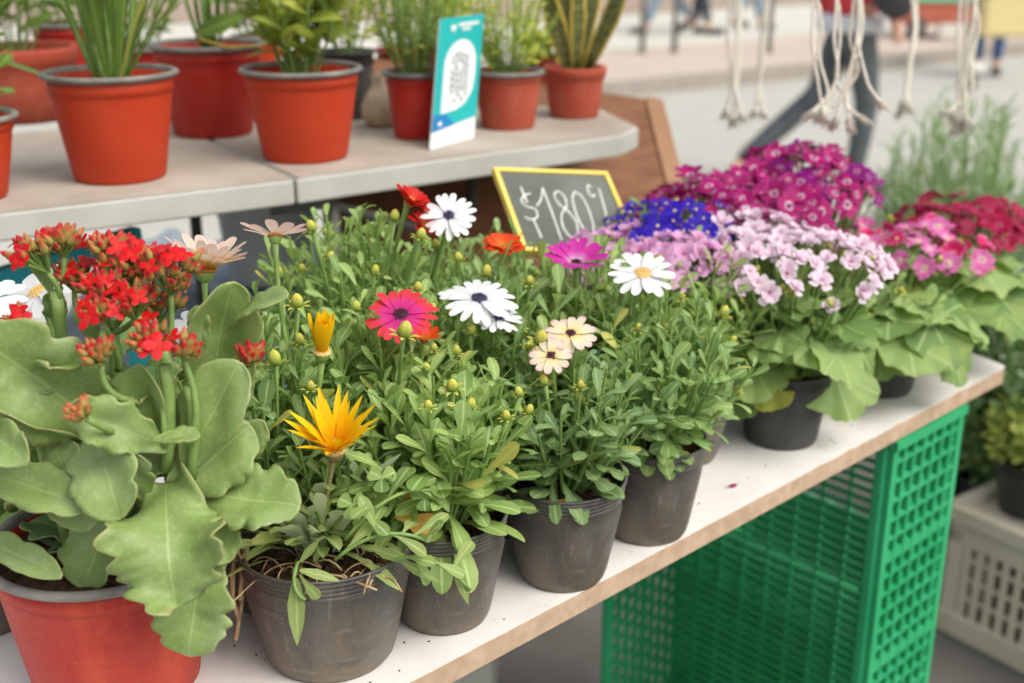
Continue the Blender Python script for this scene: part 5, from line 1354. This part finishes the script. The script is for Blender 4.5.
def person(base, face, label, top, legs, shoe, stride, s=1.0, hem=None, arms=((-.1, 0), (.1, 0)), hair=HAIR, group=None):
    """base: ground point under the hips; face: walking direction; stride: for each leg (knee fwd, knee z, ankle fwd, ankle z)"""
    base = Vector(base); f = Vector(face).normalized(); r = V3(f.y, -f.x, 0)
    Q = lambda a, b, z: base + f * a * s + r * b * s + V3(0, 0, z * s)
    g = thing('person', base, label, 'person', group)
    V = [Q(0, 0, .95), Q(0, 0, 1.1), Q(0, 0, 1.28), Q(0, 0, 1.42), Q(.01, 0, 1.5), Q(.02, 0, 1.58), Q(.02, 0, 1.68)]
    E = [(0, 1), (1, 2), (2, 3), (3, 4), (4, 5), (5, 6)]; Rd = [.13, .115, .135, .09, .05, .085, .085]
    lv = []
    for k, (kf, kz, af, az) in enumerate(stride):
        sd_ = .09 * (1 if k else -1); i = len(V)
        V += [Q(.01, sd_, .88), Q(kf, sd_, kz), Q(af, sd_, az), Q(af + .06, sd_, az - .055 if az < .15 else az - .07), Q(af + .16, sd_, az - .065 if az < .15 else az - .16)]
        E += [(0, i), (i, i + 1), (i + 1, i + 2), (i + 2, i + 3), (i + 3, i + 4)]; Rd += [.085, .055, .038, .035, .028]; lv.append(i)
    for k, (ef, hf) in enumerate(arms):
        sd_ = 1 if k else -1; i = len(V)
        V += [Q(0, .17 * sd_, 1.40), Q(ef, .22 * sd_, 1.13), Q(ef + hf + .06, .21 * sd_, .90), Q(ef + hf + .08, .21 * sd_, .82)]
        E += [(3, i), (i, i + 1), (i + 1, i + 2), (i + 2, i + 3)]; Rd += [.055, .042, .03, .026]
    b = skin('body', SKINM, g, V, E, [x * s for x in Rd])
    # head details
    mh = MB(); hc = Q(.02, 0, 1.66); lathe(mh, [(0, -.09), (.07, -.085), (.092, -.02), (.094, .03), (.07, .08), (0, .105)], hc - f * .025, ns=20); mh.build('hair', hair, g)
    mh = MB()
    for x in (-.032, .032): lathe(mh, [(0, -.008), (.009, 0), (0, .008)], hc + f * .078 + r * x, f, 8)
    lathe(mh, [(.014, 0), (.008, .016), (0, .022)], hc + f * .078 - V3(0, 0, .02), f, 8); mh.build('face', SKINM, b)
    # trousers: pelvis and both legs
    TV = [Q(0, 0, .99), Q(0, 0, .9)]; TE = [(0, 1)]; TR_ = [.14, .14]
    for i in lv:
        n = len(TV); k = V[i + 1]; a = V[i + 2]; TV += [V[i] + V3(0, 0, -.03), V[i].lerp(k, .55), k, k.lerp(a, .4), a + (k - a).normalized() * .03]; TE += [(1, n), (n, n + 1), (n + 1, n + 2), (n + 2, n + 3), (n + 3, n + 4)]; TR_ += [.098, .086, .066, .064, .052]
    skin('trousers', legs, g, TV, TE, [x * s for x in TR_])
    JV = [Q(0, 0, 1.2), Q(0, 0, 1.02), Q(0, 0, .93), Q(0, 0, 1.4)]; JE = [(0, 1), (1, 2), (0, 3)]; JR = [.155, .15, .158, .12]
    for k, (ef, hf) in enumerate(arms):
        sd_ = 1 if k else -1; i = len(JV)
        JV += [Q(0, .18 * sd_, 1.40), Q(ef, .23 * sd_, 1.13), Q(ef + hf + .05, .22 * sd_, .93)]; JE += [(3, i), (i, i + 1), (i + 1, i + 2)]; JR += [.075, .062, .048]
    jk = skin('jacket', top, g, JV, JE, [x * s for x in JR])
    if hem is not None:
        mb = MB(); lathe(mb, [(.172, 0), (.182, .01), (.184, .075), (.178, .085)], Q(0, 0, .875), ns=32, sq=lambda a, h: 1 + .03 * math.sin(3 * a)); mb.build('hem', hem, jk)
    for i in lv:
        a, t0, t1 = V[i + 2], V[i + 3], V[i + 4]
        skin('shoe', shoe, g, [a - f * .03 - V3(0, 0, .03), t0, t1 + f * .04], [(0, 1), (1, 2)], [.05 * s, .05 * s, .038 * s], 1)
    return g
GTR = mat_simple('grey trousers', C(70, 78, 80), C(88, 94, 94), 12, .85, .2)
JRD = mat_simple('red jacket', C(206, 60, 62), C(190, 50, 56), 12, .8, .2); HEM = mat_simple('pale grey jersey', C(196, 200, 204), C(206, 208, 210), 12, .8, .1)
SHB = mat_simple('dark shoe', C(50, 50, 52)); SHW = mat_simple('pale shoe', C(200, 200, 198)); BLK = mat_simple('black leather', C(48, 48, 50), C(66, 66, 66), 20, .5, .1)
wb = P(838, 192, z=0)
hipq = P(846, 30, z=.93)
FW = V3(1, .12, 0)
person(V3(wb.x - .01, wb.y, 0), FW, 'person walking right in grey trousers and a red jacket with a pale hem', JRD, GTR, SHB, ((-.12, .53, -.57, .13), (.09, .50, .05, .09)), hem=HEM)
# black shoulder bag at the hip
bq = P(872, 14, Z=wb.y * .93 + .1); g = thing('shoulder_bag', bq, 'black shoulder bag swinging at the hip of the walker', 'bag')
mb = MB(); lathe(mb, [(.02, -.05), (.10, -.045), (.115, 0), (.10, .045), (.02, .05)], bq + V3(.05, -.16, .10), (.1, 1, .1), 24, sq=lambda a, h: 1 + .12 * math.cos(2 * a)); mb.build('pouch', BLK, g)
mb = MB(); tube(mb, [bq + V3(-.04, -.12, .14), bq + V3(-.1, -.1, .35), bq + V3(-.1, 0, .5), bq + V3(.1, 0, .35), bq + V3(.13, -.12, .14)], .012, 8); mb.build('strap', BLK, g)
JE = mat_simple('blue jeans', C(60, 92, 138), C(80, 110, 150), 12, .85, .2); JEL = mat_simple('faded jeans', C(120, 146, 166), C(140, 160, 176), 12, .85, .2)
DK = mat_simple('dark trousers', C(54, 62, 70), C(70, 76, 82), 12, .85, .2); GYJ = mat_simple('grey coat', C(110, 108, 104), C(126, 124, 120), 12, .85, .2); TNJ = mat_simple('tan coat', C(176, 140, 100), C(186, 150, 110), 12, .85, .2)
def gp(px, py): q = P(px, py, z=.13 if py < 60 else 0); return q
person(gp(670, 33), (-1, 0, 0), 'distant person in faded jeans stepping left beyond the railing', GYJ, JEL, SHB, ((.16, .5, .3, .09), (-.02, .48, -.25, .16)))
person(gp(695, 34), (1, 0, 0), 'distant person in dark trousers carrying a grey coat', GYJ, DK, SHB, ((.05, .5, .0, .09), (.05, .5, .14, .09)))
person(gp(748, 30), (1, 0, 0), 'distant person in blue jeans glimpsed between the left fringe cords', GYJ, JEL, SHB, ((.1, .5, .16, .09), (-.02, .48, -.2, .14)))
person(gp(985, 74), (-.3, -1, 0), 'person in blue jeans standing on the road behind the right fringe', TNJ, JE, SHB, ((.02, .5, .0, .09), (.02, .5, -.02, .09)))
# yellow bag
YB = mat_simple('pale yellow cloth', C(216, 196, 138), C(222, 204, 150), 10, .8, .1)
q = P(1003, 36, Z=11.2); g = thing('yellow_bag', q, 'large pale yellow bag held beside the blue jeans at the upper right', 'bag')
mb = MB(); obox(mb, q + V3(.06, 0, .22), (.30, 0, 0), (0, .10, 0), (0, 0, .23)); bevel(mb.build('body', YB, g, smooth=False), .05, 3)
mb = MB(); tube(mb, [q + V3(-.1, -.11, .42), q + V3(-.08, -.12, .62), q + V3(.18, -.12, .62), q + V3(.2, -.11, .42)], .015, 8); mb.build('handle', YB, g)
# railing posts across the square
PST = mat_simple('dark bollard paint', C(96, 92, 88), C(110, 104, 98), 10, .6, .1)
for i, (px, lab) in enumerate(((642, 'thin dark post on the square nearest the shelf end'), (674, 'thin grey post under the faded jeans'), (768, 'thin grey post behind the left fringe'))):
    q = P(px, 53, z=.117); g = thing('street_post', q, lab, 'post', 'thin posts along the square')
    mb = MB(); tube(mb, [q, q + V3(0, 0, .9)], .03, 12); lathe(mb, [(.045, 0), (.045, .03), (.03, .05)], q, ns=12); mb.build('shaft', PST, g)
    mb = MB(); lathe(mb, [(.035, .88), (.045, .92), (.03, .97), (0, .98)], q, ns=12); mb.build('cap', PST, g)
# stall cart with green top
CR = mat_simple('brick red paint', C(170, 92, 70), C(186, 106, 84), 10, .7, .1); GTOP = mat_simple('mint green panel', C(70, 190, 150), C(80, 200, 160), 10, .6, .1)
q = P(938, 36, z=.13); s_ = q.y / 12.
g = thing('street_cart', q, 'brick red cart with a mint green panel across the street', 'cart')
mb = MB(); obox(mb, q + V3(0, 0, .26), (.42 * s_, 0, 0), (0, .3, 0), (0, 0, .11)); bevel(mb.build('body', CR, g, smooth=False), .02)
mb = MB(); obox(mb, q + V3(-.02, -.31, .56), (.30 * s_, 0, 0), (0, .012, 0), (0, 0, .15)); mb.build('panel', GTOP, g, smooth=False)
mb = MB(); obox(mb, q + V3(0, 0, .385), (.43 * s_, 0, 0), (0, .31, 0), (0, 0, .015)); mb.build('counter', CR, g, smooth=False)
for x in (-.3, .3):
    mb = MB(); lathe(mb, [(.05, -.03), (.11, -.028), (.12, 0), (.11, .028), (.05, .03)], q + V3(x * s_, -.3, .12), (0, 1, 0), 20); w_ = mb.build('wheel', BLK, g)
    mb = MB(); lathe(mb, [(.0, -.036), (.05, -.032), (.05, .032), (0, .036)], q + V3(x * s_, -.3, .12), (0, 1, 0), 14); mb.build('rim', PST, w_)
mb = MB(); obox(mb, q + V3(0, -.42, .09), (.12 * s_, 0, 0), (0, .05, 0), (0, 0, .08)); tag(bevel(mb.build('white_box', WB_, None, loc=q + V3(0, -.42, 0), smooth=False), .01), 'white box on the ground under the red cart', 'box')
q = P(972, 90, z=0); g = thing('bollard', q, 'short white topped bollard on the road beside the right fringe', 'bollard')
mb = MB(); tube(mb, [q, q + V3(0, 0, .14)], .035, 12); mb.build('shaft', PST, g); mb = MB(); lathe(mb, [(.05, .14), (.075, .17), (.07, .22), (0, .25)], q, ns=16); mb.build('cap', WB_, g)
# low steps and a facade strip far across the square
FC = mat_simple('brown facade plinth', C(150, 124, 104), C(176, 150, 128), 1.5, .9, .1)
mb = MB(); obox(mb, (0, 140, 2.5), (90, 0, 0), (0, 1, 0), (0, 0, 2.5)); o = mb.build('building', FC, None, loc=(0, 140, 0), smooth=False); tag(o, 'long brown building far across the square', 'building')
mb = MB()
for i in range(-12, 13): obox(mb, (i * 3.6, 138.98, 1.7), (.7, 0, 0), (0, .02, 0), (0, 0, 1.1))
mb.build('window', BK2, o, smooth=False)
# dark pot at the left border, behind the kalanchoe pot
q = P(-32, 520, z=TZ + .09)
plant(V3(q.x, q.y, TZ), 'black pot peeping out at the left edge behind the red pot', seed=70, ns=16, R_=.05, H=.05, nb=0, rt=.05, rb=.04, name='leafy_plant')
GROUPS = {'african_daisy': 'daisy plants in black pots on the white board', 'potted_houseplant': 'potted plants on the upper shelf',
          'cineraria_plant': 'cinerarias on the far half of the board', 'primrose_plant': 'pale pink flowering cushions on the board', 'macrame_hanging': 'macrame fringes hanging at the top',
          'green_crate': 'green plastic crates under the board', 'bucket': 'buckets below the shelf', 'person': 'people crossing the street', 'bushy_plant': 'plants on the ground at the right'}
for o in list(scene.objects):
    if o.parent is None and not o.get('group'):
        k = o.name.split('.')[0]
        if k in GROUPS: o['group'] = GROUPS[k]
